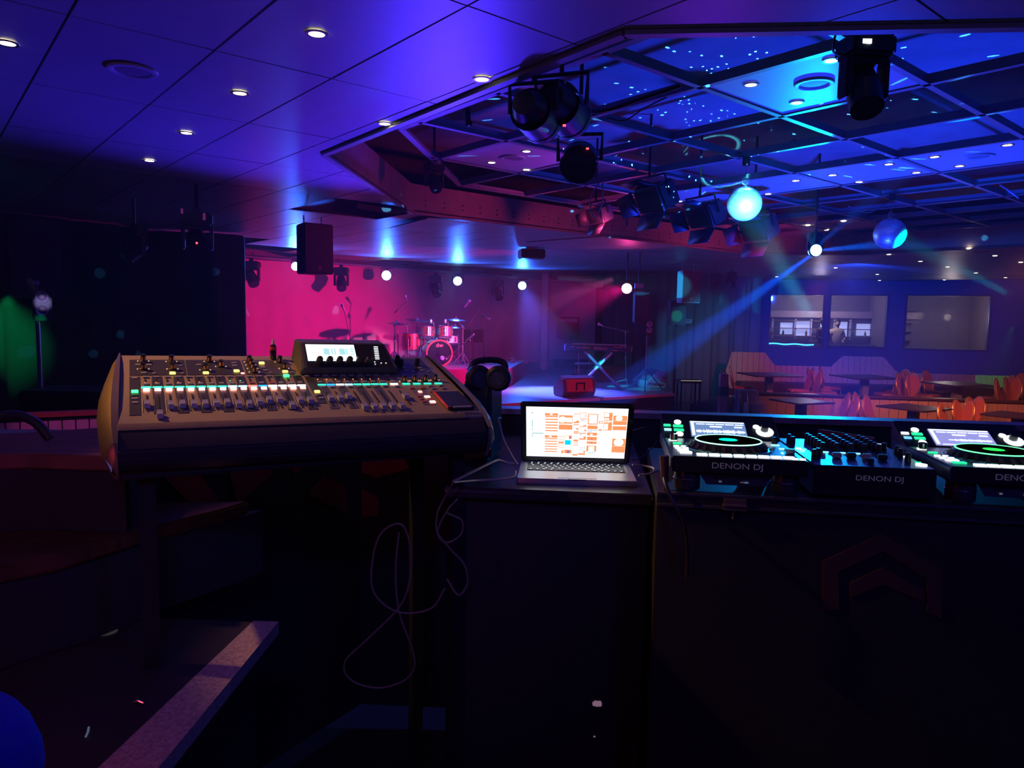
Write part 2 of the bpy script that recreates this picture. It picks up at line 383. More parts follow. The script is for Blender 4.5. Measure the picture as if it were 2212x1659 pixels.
# solid panels within the grid, with their lamps and ring speakers
ORD = ['nearest', 'second nearest', 'third nearest', 'fourth nearest', 'fifth nearest', 'sixth nearest', 'seventh nearest', 'eighth nearest', 'ninth nearest', 'tenth nearest', 'eleventh nearest', 'twelfth nearest', 'thirteenth nearest', 'farthest']
dl_proto = thing('downlight', '', 'ceiling light', (0, 0, 0))
MB().lathe([(.036, -.004), (.05, -.004), (.052, .0), (.036, .0)], n=20, caps=False).build('trim_ring', STEEL, dl_proto)
MB().lathe([(.0, -.003), (.036, -.002), (.036, .01), (0, .01)], n=16).build('lamp_face', LAMPW, dl_proto)
first_dl = [dl_proto]
def downlight(p, label, group):
    if first_dl: o = first_dl.pop(); o.location = p; o['label'] = label; o['group'] = group; return o
    return dup(dl_proto, loc=p, label=label, group=group)
def ringspeaker(p, label):
    t = thing('ceiling_speaker', label, 'speaker', p, group='round ceiling speakers')
    MB().lathe([(.085, -.004), (.10, -.012), (.118, -.010), (.122, 0), (.085, 0)], n=28, caps=False).build('ring', PANEL, t)
    MB().lathe([(0, -.008), (.085, -.004), (.085, .0), (0, 0)], n=20).build('grille', mat('grille_grey', (.3, .3, .32), .6), t)
CELLS = [((1, 0), 'panel beside the black moving head', [(.15, .2), (.20, .75), (.77, .75), (.72, .2)], True),
         ((4, 0), 'panel at the right edge of the photo', [(.22, .75), (.80, .74), (.17, .17)], True),
         ((4, 1), 'panel right of the large mirror ball', [(.25, .17), (.84, .15), (.38, .78), (.97, .76)], False),
         ((1, 3), 'pink lit panel behind the par cans', [(.39, .18), (.46, .78), (.95, .80)], True),
         ((4, 2), 'grey panel above the large mirror ball', [(.4, .2), (.95, .84)], False),
         ((4, 3), 'dim panel above the theatre floodlights', [(.66, .93)], False)]
for (ci, cj), desc, spots, ringy in CELLS:
    u0, v0 = 3.03 + .992 * ci + .992 * 0, 1.95 + .992 * cj
    u0 = 3.03 + .992 * ci
    pts = [UV(u0 + .03, v0 + .03, GZ) - G0, UV(u0 + .962, v0 + .03, GZ) - G0, UV(u0 + .962, v0 + .962, GZ) - G0, UV(u0 + .03, v0 + .962, GZ) - G0]
    MB().prism([(p.x, p.y) for p in pts], .006, .02).build('grid_panel', PANEL, gridt)
    for k, (a_, b_) in enumerate(spots):
        downlight(UV(u0 + min(a_, .93), v0 + min(b_, .93), GZ + .004), '%s small round lamp in the %s' % (ORD[k], desc), 'lamps in the grid panels')
    if ringy: ringspeaker(UV(u0 + .47, v0 + .47, GZ + .004), 'round ceiling speaker ring in the ' + desc)
# red lit panel far in the recess
pts = [UV(*uvof(on(px, py, GZ)), GZ) - G0 for px, py in ((1695, 490), (1765, 503), (1920, 487), (1840, 473))]
MB().prism([(p.x, p.y) for p in pts], .006, .02).build('grid_panel', PANEL, gridt)
for k, (px, py) in enumerate(((1745, 487), (1785, 497), (1822, 478))):
    downlight(on(px, py, GZ - .002), '%s small lamp in the reddish panel above the blue moving head' % ['leftmost', 'middle', 'rightmost'][k], 'lamps in the grid panels')
ringspeaker(on(1805, 489, GZ - .002), 'small pink lit ring speaker above the blue moving head')
# tile-ceiling lamps
LD = [(.43, 4.23, 'downlight at the far left edge of the near ceiling'), (1.46, 3.14, 'downlight of the near ceiling, top centre-left, nearest to camera'),
      (1.50, 4.25, 'second downlight of the left diagonal row'), (1.54, 5.43, 'third downlight of the left diagonal row'), (1.58, 6.64, 'last downlight of the left diagonal row, by the dark ceiling'),
      (2.2, 3.12, 'downlight beside the left edge of the recess, nearer one'), (2.25, 4.26, 'downlight beside the left edge of the recess, farther one')]
for u, v, lab in LD:
    downlight(UV(*uvof(on(*{.43: (15, 93), 1.46: (684, 73), 1.50: (518, 201), 1.54: (403, 287), 1.58: (323, 347), 2.2: (1041, 171), 2.25: (831, 267)}[u], 1.236)), 1.236), lab, 'downlights of the near tile ceiling')
ringspeaker(on(286, 152, 1.236), 'dim round ceiling speaker at the upper left of the ceiling')
FARL = [(1678, 598), (1805, 579), (1895, 593), (1900, 606), (1920, 550), (1988, 565), (2040, 605), (2047, 577), (2093, 537), (2108, 590), (2149, 553), (2172, 600), (2205, 567)]
for k, (px, py) in enumerate(FARL):
    downlight(on(px, py, 1.235), 'warm downlight over the seating, number %s from the left' % ['one', 'two', 'three', 'four', 'five', 'six', 'seven', 'eight', 'nine', 'ten', 'eleven', 'twelve', 'thirteen'][k], 'downlights above the seating area')
ringspeaker(on(2118, 545, 1.235), 'faint round ceiling speaker over the seating at the right')

# walls
def wall(name, pts, z0, z1, m, th=.12, label=None, **kw):
    mb = MB(); out = None
    for a, b in zip(pts[:-1], pts[1:]):
        a = Vector(a); b = Vector(b); d = (b - a); M = Matrix.Translation((*((a + b) / 2), 0)) @ Matrix.Rotation(math.atan2(d.y, d.x), 4, 'Z')
        mb.add(*_bx(d.length, th, z0, z1), M)
    return mb.build(name, m, kind='structure', label=label, **kw)
def _bx(l, t, z0, z1): 
    return [(i, j, k) for i in (-l / 2, l / 2) for j in (0, t) for k in (z0, z1)], [(0, 1, 3, 2), (4, 6, 7, 5), (0, 4, 5, 1), (2, 3, 7, 6), (0, 2, 6, 4), (1, 5, 7, 3)]
BD = UV(2, 15.7).xy, UV(15.6, 15.7).xy
wall('wall_back', [tuple(BD[0]), tuple(BD[1])], 0, EYE + 2, WALLB, label='stage back wall behind the backdrop')
# backdrop cloth with soft folds
rows = []
for zz in (ST, ST + 1.3, EYE + 1.13):
    r = []
    for k in range(161):
        u = 4.0 + 10.55 * k / 160
        r.append(UV(u, 15.55 + .006 * math.sin(k * .9) + .006 * math.sin(k * .37 + zz), zz - EYE))
    rows.append(r)
MB().grid(rows).build('stage_backdrop', mat('backdrop_cloth', (.72, .34, .42), .9, scale=4, noise=.06), cat='backdrop', label='large pink lit cloth backdrop along the back of the stage')
# right half of the back: column, pale panel, drape, blue wall
RW0, RW1, RW2 = (1.3, 21.4), (7.4, 22.6), (17, 20.3)
wall('wall_right', [RW0, RW1], 0, EYE + 2, WALLB, label='dark wall right of the stage')
col = MB(); p = at(1176, 700, 20.2); col.box((p.x, p.y, (ST + EYE + 1.2) / 2), (.16, .16, EYE + 1.2 - ST)); col.build('wall_column', mat('pale_column', (.5, .4, .4), .7), cat='column', label='slim pale column at the right end of the backdrop')
def panelbox(name, x0, y0, x1, y1, Y, m, th=.05, **kw):   # vertical board between two picture corners at distance Y
    a = at(x0, y1, Y); b = at(x1, y0, Y)
    return MB().box(((a.x + b.x) / 2, Y, (a.z + b.z) / 2), (abs(b.x - a.x), th, abs(b.z - a.z))).build(name, m, **kw)
panelbox('wall_panel', 1187, 612, 1288, 775, 20.8, mat('pale_panel', (.5, .42, .5), .8, noise=.05), cat='panel', label='pale purple lit wall panel right of the slim column')
# cash-machine like heater cabinet on that panel
hc = thing('wall_cabinet', 'dark wall cabinet with a paler top strip on the purple panel', 'cabinet', at(1227, 708, 20.7))
MB().box((0, 0, 0), (.62, .16, .62)).build('body', BMET, hc, .02)
MB().box((0, -.09, .21), (.50, .02, .10)).build('top_strip', mat('label_pink', (.6, .45, .55), .6), hc)
MB().box((0, -.09, -.05), (.50, .015, .36)).build('front_panel', BLACK, hc, .005)
# black drape and blue lit wall to the right of it
def drape(name, pts, z0, z1, m, label, amp=.06, fr=9, n=60, **kw):
    P = bez([(*p, 0) for p in pts], n // max(1, len(pts) - 1)); rows = []
    L = [0]
    for i in range(1, len(P)): L.append(L[-1] + (P[i] - P[i - 1]).length)
    for zz, am in ((z0, 1.2), ((z0 + z1) / 2, 1), (z1, .6)):
        r = []
        for i, p in enumerate(P):
            t = (P[min(i + 1, len(P) - 1)] - P[max(i - 1, 0)]).normalized(); nn = Vector((-t.y, t.x, 0))
            o = p + nn * amp * am * (math.sin(L[i] * fr) + .5 * math.sin(L[i] * fr * 2.3 + 1)); r.append((o.x, o.y, zz))
        rows.append(r)
    g = MB().grid(rows); o = g.build(name, m, cat='curtain', label=label, **kw)
    md = o.modifiers.new('thick', 'SOLIDIFY'); md.thickness = .012; return o
drape('stage_curtain', [at(1300, 700, 20.9).xy, at(1350, 700, 20.5).xy, at(1395, 700, 20.2).xy], ST, CZ, mat('blue_grey_drape', (.12, .12, .2), .9), 'dark drape hanging behind the keyboard', n=60)
drape('stage_curtain', [at(1398, 700, 19.5).xy, at(1470, 700, 19.8).xy, at(1560, 700, 20.4).xy, at(1640, 700, 21.2).xy], 0, CZ, mat('grey_drape', (.16, .2, .24), .9), 'blue green lit drape right of the stage', n=120)
drape('side_curtain', [at(518, 640, 11.6).xy, at(430, 640, 11.3).xy, at(330, 640, 11.2).xy, at(230, 640, 10.4).xy, at(110, 640, 9.8).xy, at(0, 640, 9.2).xy, at(-120, 640, 8.0).xy], .0, CZ - .02, FABB, 'tall black curtain along the left of the room', amp=.07, fr=7, n=240)
# curtain return at the edge of the stage, pink light put into its colour
p = at(497, 640, 11.45)
MB().box((p.x, p.y, (CZ - .04) / 2), (.46, .10, CZ - .04), rz=R(12)).build('curtain_return', mat('drape_edge_pink_lit', (.10, .03, .05), .85), bevel=.02, cat='curtain', label='end of the black curtain with a pink lit edge')
wall('wall_left', [(-9.5, 2), (-10.2, 16)], 0, EYE + 2, FABB, label='black wall behind the left curtain')
wall('wall_far', [(-10.2, 16), tuple(BD[0])], 0, EYE + 2, FABB, label='black wall left of the stage')

# stage
SP = [on(-200, 1010, -1.45), on(1030, 876, -1.45), on(1296, 856.5, -1.45), on(1454, 850, -1.45)]
poly = [(-3.7, 9.66), (SP[1].x, SP[1].y), (SP[3].x, SP[3].y), (3.9, 18.4), (1.9, 20.6), tuple(UV(14.3, 15.45).xy), tuple(UV(3.7, 15.45).xy), (-4.2, 12.6)]
stg = thing('stage', 'low stage with a glossy blue lit floor and pink front edge', 'stage', (0, 0, 0))
MB().prism(poly, ST - .03, ST).build('stage_floor', mat('stage_vinyl', (.30, .30, .34), .32, noise=.2, scale=2), stg)
MB().prism(poly, 0, ST - .035).build('stage_base', mat('stage_skirt', (.03, .03, .035), .7), stg)
fa, fb = Vector((SP[1].x - 4, SP[1].y - 2.55, 0)), Vector((SP[3].x, SP[3].y, 0))
mid = Vector((SP[2].x, SP[2].y, 0)); mid = fa + (fb - fa) * .80
d = (fb - fa).normalized(); rz = math.atan2(d.y, d.x)
for a_, b_ in ((fa, mid - d * .03), (mid + d * .03, fb - d * .4), (fb - d * .36, fb)):
    c = (a_ + b_) / 2; MB().box((c.x - d.y * -.012, c.y - d.x * .012, ST - .02), ((b_ - a_).length, .05, .05), rz=rz).build('edge_strip', mat('stage_edge', (.75, .35, .35), .5), stg)  # pink light on the edge is put into its colour
s_ = at(1393, 882, 13.3); MB().box((s_.x, s_.y - .1, .45), (.45, .06, .30), rz=rz).build('socket_box', BMET, stg)
# drum riser
ra, rb = on(1103, 835, -1.45), on(930, 822, -1.45)
DR = [Vector((-.03, 15.25)), Vector((-3.9, 14.15)), Vector((-4.6, 16.2)), Vector((.3, 18.0))]
riser = thing('drum_riser', 'low drum riser with a dark red cloth skirt', 'riser', (-2, 16, ST))
rp = [(q.x + 2, q.y - 16) for q in DR]
RZ = .37
MB().prism(rp, RZ - .03, RZ).build('riser_top', mat('riser_top', (.3, .28, .32), .5), riser)
rows = [[], [], []]
for i in range(4):
    a_, b_ = Vector(rp[i]), Vector(rp[(i + 1) % 4]); nrm = Vector(((b_ - a_).y, -(b_ - a_).x)).normalized()
    for k in range(40):
        q = a_ + (b_ - a_) * k / 40
        for r_, zz, am in zip(rows, (0.0, RZ / 2, RZ - .031), (.03, .02, .0)):
            o_ = q + nrm * am * math.sin(k * 1.3) * -1; r_.append((o_.x, o_.y, zz))
for r_ in rows: r_.append(r_[0])
MB().grid(rows).build('riser_skirt', mat('red_skirt', (.26, .05, .08), .85, scale=8), riser)
ZR = ST + RZ

# window wall at the far right with three windows into the bar
def lerp2(a, b, t): return (a[0] + (b[0] - a[0]) * t, a[1] + (b[1] - a[1]) * t)
dW = (Vector(RW2) - Vector(RW1)); LW = dW.length; WM = Matrix.Translation((*RW1, 0)) @ Matrix.Rotation(math.atan2(dW.y, dW.x), 4, 'Z'); WMi = WM.inverted()
def onwall(px, py):
    d = ray(px, py); n = Vector((-dW.y, dW.x, 0)).normalized(); o = Vector((*RW1, 0))
    t = (o @ n) / (d @ n) if False else o.dot(n) / d.dot(n); q = d * t; q.z += EYE; return WMi @ q
WIN = [(1661, 638, 1781, 746), (1790, 639, 1917, 747), (1953, 640, 2139, 752)]
wins = []
for x0, y0, x1, y1 in WIN:
    a_, b_ = onwall(x0, y1), onwall(x1, y0); wins.append((a_.x, b_.x, a_.z, b_.z))
BLW = mat('blue_wall_paint', (.10, .13, .30), .7, noise=.1, scale=4)
mb = MB(WM); xs = [0] + [v for w_ in wins for v in w_[:2]] + [LW]
for k in range(0, len(xs), 2): mb.add(*_bx(xs[k + 1] - xs[k], .15, 0, EYE + 2), Matrix.Translation(((xs[k] + xs[k + 1]) / 2, 0, 0)))
for a_, b_, z0, z1 in wins:
    mb.add(*_bx(b_ - a_, .15, 0, z0), Matrix.Translation(((a_ + b_) / 2, 0, 0))); mb.add(*_bx(b_ - a_, .15, z1, EYE + 2), Matrix.Translation(((a_ + b_) / 2, 0, 0)))
mb.build('wall_window_side', BLW, kind='structure', label='dark blue wall with three inner windows')
gl = bpy.data.materials.new('window_glass'); gl.use_nodes = True; nt = gl.node_tree; nt.nodes.clear()
o_ = nt.nodes.new('ShaderNodeOutputMaterial'); mx = nt.nodes.new('ShaderNodeMixShader'); tr = nt.nodes.new('ShaderNodeBsdfTransparent'); gs = nt.nodes.new('ShaderNodeBsdfGlossy')
tr.inputs[0].default_value = (.9, .9, .95, 1); gs.inputs['Roughness'].default_value = .03; mx.inputs[0].default_value = .10
nt.links.new(tr.outputs[0], mx.inputs[1]); nt.links.new(gs.outputs[0], mx.inputs[2]); nt.links.new(mx.outputs[0], o_.inputs[0])
gl2 = gl.copy(); gl2.name = 'smoked_window_glass'
for n_ in gl2.node_tree.nodes:
    if n_.type == 'MIX_SHADER': n_.inputs[0].default_value = .30
    if n_.type == 'BSDF_TRANSPARENT': n_.inputs[0].default_value = (.6, .58, .6, 1)
mirror = mat('smoked_glass', (.16, .15, .17), .06, .85, noise=.1, scale=3)
for k, (a_, b_, z0, z1) in enumerate(wins):
    wd = MB(WM); t_ = .05
    for c_, s_2 in ((((a_ + b_) / 2, -.01, z0 - t_ / 2), (b_ - a_ + .1, .06, t_)), (((a_ + b_) / 2, -.01, z1 + t_ / 2), (b_ - a_ + .1, .06, t_)), ((a_ - t_ / 2, -.01, (z0 + z1) / 2), (t_, .06, z1 - z0)), ((b_ + t_ / 2, -.01, (z0 + z1) / 2), (t_, .06, z1 - z0))): wd.box(c_, s_2)
    wo = wd.build('window_%d' % (k + 1), mat('window_frame', (.06, .07, .16), .5), kind='structure', label=['left window into the lit bar, blue strip on its sill', 'middle window into the lit bar', 'wide right window of reflecting smoked glass'][k])
    MB(WM).box(((a_ + b_) / 2, .06, (z0 + z1) / 2), (b_ - a_, .01, z1 - z0)).build('pane', gl if k < 2 else gl2, wo)
# the bar room behind windows one and two
a0, b0 = wins[0][0] - 1, wins[2][1] + .6; bz0, bz1 = wins[0][2], wins[0][3]
MB(WM).box(((a0 + b0) / 2, 3.1, 1.8), (b0 - a0, .1, 3.6)).box((a0, 1.6, 1.8), (.1, 3, 3.6)).box((b0, 1.6, 1.8), (.1, 3, 3.6)).box(((a0 + b0) / 2, 1.6, EYE + 1.2), (b0 - a0, 3, .1)).build('wall_bar', mat('bar_wall', (.25, .22, .26), .7), kind='structure', label='back wall of the bar room behind the windows')
bs = thing('back_bar_shelf', 'white lit back bar shelving seen through the windows', 'shelf', M=WM @ Matrix.Translation((wins[0][0], 2.7, 0)))
zb = bz0 + .18
MB().box((2.2, 0, zb + .82), (5.6, .25, .22)).build('header', mat('bar_header', (.5, .4, .42), .6), bs)
for k in range(7):
    x_ = .1 + k * .62 + (.12 if k % 2 else 0)
    MB().box((x_, .12, zb + .33), (.30 + .1 * (k % 3), .03, .5 - .1 * (k % 2))).build('light_panel', glow('bar_light_panel', (.55, .62, 1), .9), bs)
    MB().box((x_ + .27, -.02, zb + .33), (.05, .12, .66)).build('shelf_post', mat('white_post', (.8, .8, .85), .5), bs)
for k in range(3): MB().box((2.2, 0, zb + .08 + k * .26), (5.4, .22, .025)).build('shelf_board', mat('shelf_wood', (.3, .22, .2), .5), bs)
for k in range(12):
    bt = thing('bottle', 'small bottle standing on the lit back bar shelf', 'bottle', M=WM @ Matrix.Translation((wins[0][0] + .35 + k * .37, 2.62, zb + .093)), group='bottles on the back bar')
    MB().lathe([(0, 0), (.035, 0), (.035, .12), (.013, .16), (.013, .2), (0, .2)], n=8).build('glass_body', mat('bottle_%d' % (k % 3), [(.3, .12, .03), (.05, .2, .08), (.5, .5, .45)][k % 3], .15), bt)
lamp('bar_room_light', 'POINT', WM @ Vector(((wins[0][0] + wins[1][1]) / 2, 1.6, EYE + .6)), (.9, .75, .85), 60, size=.1)
lamp('bar_room_light', 'POINT', WM @ Vector(((wins[2][0] + wins[2][1]) / 2 + .4, 1.2, EYE + .2)), (1, .9, .8), 110, size=.1)  # added lamp that greys the view in the right window
MB(WM).box(((wins[1][1] + wins[2][0]) / 2, 1.7, 1.8), (.12, 2.6, 3.4)).build('wall_divider', mat('bar_wall', (.25, .22, .26), .7), kind='structure', label='dividing wall of the bar room')
bc = MB(WM).box(((a0 + .15 + wins[1][1]) / 2, 1.0, bz0 / 2 + .03), (wins[1][1] - a0 - .2, .5, bz0 + .02)).build('bar_counter', mat('bar_counter', (.12, .1, .12), .4), cat='counter', label='dark bar counter behind the two windows', bevel=.02)
nb = onwall(1661, 742); ne = onwall(1757, 745)
MB(WM).tube([(nb.x + (ne.x - nb.x) * k / 12, -.05, nb.z + (ne.z - nb.z) * k / 12 + .012 * math.sin(k * 1.1)) for k in range(13)], .018).build('neon_strip', glow('neon_blue', (.02, .25, 1), 7), cat='light', label='glowing wavy blue neon strip on the left window sill')
# people behind the bar (small, far off)
def person(M, coat, skin, label):
    t = thing('person', label, 'person', M=M)
    sk = bpy.data.meshes.new('body')
    J = [(0, 0, .95), (0, 0, 1.15), (0, 0, 1.38), (0, 0, 1.50), (.17, 0, 1.40), (.24, -.03, 1.14), (.14, -.2, 1.05), (-.17, 0, 1.40), (-.25, -.02, 1.14), (-.16, -.2, 1.08), (.09, 0, .9), (.1, -.02, .5), (.1, 0, .06), (-.09, 0, .9), (-.1, -.02, .5), (-.1, 0, .06)]
    E_ = [(0, 1), (1, 2), (2, 3), (2, 4), (4, 5), (5, 6), (2, 7), (7, 8), (8, 9), (0, 10), (10, 11), (11, 12), (0, 13), (13, 14), (14, 15)]
    rad = [.15, .15, .16, .06, .075, .055, .04, .075, .055, .04, .1, .07, .05, .1, .07, .05]
    sk.from_pydata(J, E_, []); o = link('body', sk, t); sk.materials.append(coat)
    mo = o.modifiers.new('skin', 'SKIN'); mo.use_smooth_shade = True
    for i, r_ in enumerate(rad): sk.skin_vertices[0].data[i].radius = (r_, r_ * .8)
    sk.skin_vertices[0].data[0].use_root = True
    sub = o.modifiers.new('sub', 'SUBSURF'); sub.levels = 1; sub.render_levels = 1
    h = MB().sphere((0, 0, 1.64), .105, 14, (.82, .95, 1.15)).box((0, -.105, 1.63), (.025, .03, .035)); h.cyl((0, 0, 1.48), (0, 0, 1.58), .05); h.build('head', skin, t)
    MB().sphere((0, .015, 1.675), .11, 14, (.86, .95, 1.0)).build('hair', mat('dark_hair', (.05, .03, .02), .8), t)
    for sx in (-1, 1):
        hd = MB().sphere((sx * .145, -.23, 1.05), .035, 8, (.9, 1.2, .6))
        for f_ in range(4): hd.tube([(sx * (.125 + f_ * .014), -.25, 1.05), (sx * (.125 + f_ * .014), -.285, 1.04), (sx * (.125 + f_ * .014), -.3, 1.02)], .008, 5)
        hd.build('hand', skin, t)
    return t
SK = mat('skin', (.6, .38, .28), .6)
q = onwall(1829, 700); person(WM @ Matrix.Translation((q.x + .1, 1.9, bz0 - .93)), mat('beige_jacket', (.62, .5, .32), .8), SK, 'person in a beige jacket standing behind the bar, middle window')
q = onwall(1800, 700); person(WM @ Matrix.Translation((q.x, 1.6, bz0 - .9)) @ Matrix.Rotation(.6, 4, 'Z'), mat('dark_jumper', (.08, .07, .1), .8), SK, 'person in dark clothes at the left edge of the middle window')

# tiers and partitions of the seating
def boards(name, pts, z0, ztop, label, th=.03, bw=.14, m=WOOD, cap=True, stepf=None):
    a_, b_ = Vector(pts[0]), Vector(pts[1]); d = b_ - a_; n = int(d.length / bw); rz = math.atan2(d.y, d.x)
    t = thing(name, label, 'partition', (*a_, 0), (0, 0, rz))
    MB().add([(0, .03, z0), (d.length, .03, z0), (d.length, .12, z0), (0, .12, z0), (0, .03, z0 + .3), (d.length, .03, z0 + .3), (d.length, .12, z0 + .3), (0, .12, z0 + .3)], [(0, 1, 5, 4), (1, 2, 6, 5), (2, 3, 7, 6), (3, 0, 4, 7), (4, 5, 6, 7), (3, 2, 1, 0)]).build('core', BLACK, t)
    for k in range(n):
        x = (k + .5) * bw; zt = ztop(x / d.length)
        z2 = ztop((x + bw * .45) / d.length); z1 = ztop((x - bw * .45) / d.length)
        x0, x1 = x - bw / 2 + .004, x + bw / 2 - .004
        o = MB().add([(x0, 0, z0), (x1, 0, z0), (x1, th, z0), (x0, th, z0), (x0, 0, z1), (x1, 0, z2), (x1, th, z2), (x0, th, z1)], [(0, 1, 5, 4), (1, 2, 6, 5), (2, 3, 7, 6), (3, 0, 4, 7), (4, 5, 6, 7), (3, 2, 1, 0)])
        o.build('board', m, t)
    if cap: MB().box((d.length / 2, .05, ztop(0) + .02), (d.length + .1, .20, .04)).build('top_rail', WOODD, t, .008)
    return t
pA, pB = on(1640, 850, -1.42), on(2300, 874, -1.42)
MB().prism([(pA.x - .3, pA.y + .12), (pB.x + 4, pB.y + .0), (17, 20.2), (7.6, 22.4), (pA.x - .6, pA.y + 3)], 0.001, TIER).build('trim_20', CARPET, kind='structure', label='raised carpeted seating level')
boards('low_partition', [(pA.x, pA.y), (pB.x + 1, pB.y - .0)], 0, lambda t: EYE - 1.44, 'long low pine partition with a dark top rail between the seating levels', bw=.17)
e_ = at(1612, 868, 13.6); ep = thing('partition_end', 'blue lit angled end panel at the left of the low partition', 'partition', (e_.x, e_.y, 0))
MB().prism([(-.15, 0), (.28, .0), (.30, .35), (-.12, .35)], 0, EYE - 1.32, top=.8).build('side_board', mat('painted_board', (.35, .33, .4), .6), ep)
MB().box((-.20, -.02, (EYE - 1.30) / 2), (.05, .06, EYE - 1.30)).build('edge_trim', PANEL, ep)
b_ = at(1612, 892, 13.0); MB().box((b_.x + .15, b_.y, .55), (.32, .3, 1.1 - .33)).build('small_box', mat('wood_box', (.6, .45, .35), .6), cat='box', label='small pale box in front of the partition end', bevel=.01).location.z = -.165
def trapz(t):
    xs_ = [(0.0, .40), (.012, .95), (.115, .95), (.145, .62), (.31, .62), (.34, .9), (.46, .9), (.50, .50), (1, .48)]
    for (a1, h1), (a2, h2) in zip(xs_[:-1], xs_[1:]):
        if t <= a2: return zt0 + (h1 + (h2 - h1) * (t - a1) / (a2 - a1)) * 1.0
    return zt0 + .48
zt0 = EYE - .82 - .95
wA, wB = at(1568, 780, 18.9), at(2330, 780, 18.0)
boards('bench_backing', [(wA.x, wA.y), (wB.x, wB.y)], TIER, trapz, 'pine board wall with stepped top below the windows', bw=.14, cap=False)
bench = MB(); dd = (Vector((wB.x, wB.y)) - Vector((wA.x, wA.y))); 
MB(Matrix.Translation((wA.x, wA.y, 0)) @ Matrix.Rotation(math.atan2(dd.y, dd.x), 4, 'Z')).box((dd.length / 2, -.35, TIER + .22), (dd.length - .5, .6, .44)).build('wall_bench', mat('dark_vinyl', (.06, .03, .04), .5), cat='bench', label='long dark upholstered bench along the pine wall', bevel=.03)

# chairs
chair0 = thing('banquet_chair', '', 'chair')
def oval(n, w_, h_, z): return [(w_ / 2 * math.sin(2 * math.pi * k / n) * (1 - .12 * math.cos(2 * math.pi * k / n)), z + h_ / 2 * math.cos(2 * math.pi * k / n)) for k in range(n)]
BT = Matrix.Translation((0, .20, .44)) @ Matrix.Rotation(R(-11), 4, 'X') @ Matrix.Rotation(R(90), 4, 'X')
ov = oval(16, .37, .52, .26)
MB(BT).prism(ov, -.022, .022).build('backrest', CHAIRF, chair0, .012)
MB(BT).tube([(x * 1.05, y if y > .1 else y, 0) for x, y in ov], .013, 6, closed=True).build('back_frame', GOLD, chair0)
MB().prism([(-.20, -.22), (.20, -.22), (.22, .0), (.18, .2), (-.18, .2), (-.22, .0)], .42, .48).build('seat', CHAIRF, chair0, .02)
for sx in (-1, 1):
    MB().tube([(sx * .18, -.19, .43), (sx * .20, -.23, 0)], .011, 6).build('leg', GOLD, chair0)
    MB().tube([(sx * .17, .21, .62), (sx * .17, .18, .43), (sx * .19, .27, 0)], .011, 6).build('leg', GOLD, chair0)
used = [False]
def chair(px, Y, ztop, zfl, rz, label, group):
    p = at(px, 800, Y); p.z = zfl
    if not used[0]: used[0] = True; chair0.location = p; chair0.rotation_euler = (0, 0, rz); chair0['label'] = label; chair0['group'] = group; return
    dup(chair0, p, (0, 0, rz), label, group)
# local -Y is the chair's front; rz=-90deg faces left (-x), +90deg faces right
NEAR = [(1636, 13.45, 75, 'dark backed chair nearest the partition end'), (1655, 12.9, 70, 'purple lit chair next to the dark one at the left table'),
        (1801, 13.4, -100, 'upright chair right of the left near table, farther one'), (1819, 12.85, -96, 'purple lit chair right of the left near table, nearer one'),
        (1886, 13.3, 48, 'chair left of the middle near table, outer one'), (1911, 12.75, 42, 'chair left of the middle near table, inner one'),
        (2064, 12.35, -96, 'brownish chair right of the middle near table'), (2088, 12.95, -86, 'chair half hidden behind two orange chairs'),
        (2079, 11.75, 44, 'orange chair with a green light spot beside it'), (2110, 12.2, 38, 'orange chair second from the right near table'), (2136, 12.7, 34, 'orange chair nearest the right near table')]
for px, py, a_, lab in NEAR: chair(px, py, -1.30, 0, R(a_), lab, 'chairs in front of the low partition')
FARC = [(1587, 16.0, 74, 'pink chair at the far left, outermost'), (1595, 15.4, 68, 'pink chair at the far left, second'), (1606, 16.6, 70, 'red lit chair at the left far table'),
        (1726, 16.2, -94, 'bright pink chair right of the left far table'), (1743, 15.6, -94, 'second pink chair right of the left far table'), (1775, 16.4, 74, 'dim chair between the first two far tables'),
        (1787, 15.8, 70, 'purple chair between the first two far tables'), (1800, 17.0, 62, 'red chair with gold rim before the second far table'), (1921, 15.6, -90, 'purple chair right of the second far table'),
        (1937, 16.3, -68, 'tall pink chair right of the second far table'), (1952, 15.0, -74, 'pink chair with gold rim right of the second far table'), (1973, 15.1, 44, 'orange chair standing alone above the partition'),
        (1995, 14.9, 44, 'left chair of the overlapping orange pair'), (2004, 15.5, 40, 'right chair of the overlapping orange pair'), (2028, 16.2, 30, 'small orange chair behind the third far table'),
        (2157, 15.1, -94, 'brown chair left of the green lit one'), (2169, 14.5, -92, 'second brown chair left of the green lit one'), (2183, 15.7, -80, 'chair with a green lit top'),
        (2192, 13.9, 46, 'orange chair right of the green lit one'), (2211, 14.4, 44, 'orange chair cut by the right edge of the photo')]
for px, py, a_, lab in FARC: chair(px, py, -1.05, TIER, R(a_), lab, 'chairs on the raised level')
def table(px, py, ztop, zfl, w_, rz, label):
    p = on(px, py, ztop); h = EYE + ztop - zfl
    t = thing('square_table', label, 'table', (p.x, p.y, zfl), (0, 0, rz), 'dark square tables')
    MB().box((0, 0, h - .015), (w_, w_, .03)).build('table_top', TABLE, t, .008)
    MB().box((0, 0, h / 2), (.14, .14, h - .04)).build('pedestal', mat('pedestal_grey', (.35, .35, .5), .5), t)
    MB().box((0, 0, .015), (.5, .5, .03)).build('base_plate', BMET, t, .008)
table(1731, 865, -1.42, 0, .80, R(20), 'dark square table with a pale leg at the left of the lower level')
table(1974, 879, -1.42, 0, .85, R(30), 'dark square table in the middle of the lower level')
table(2200, 896, -1.42, 0, .8, R(35), 'dark square table at the right edge of the lower level')
table(1662, 808, -1.20, TIER, 1.1, R(5), 'dark table with a pale leg at the left of the raised level')
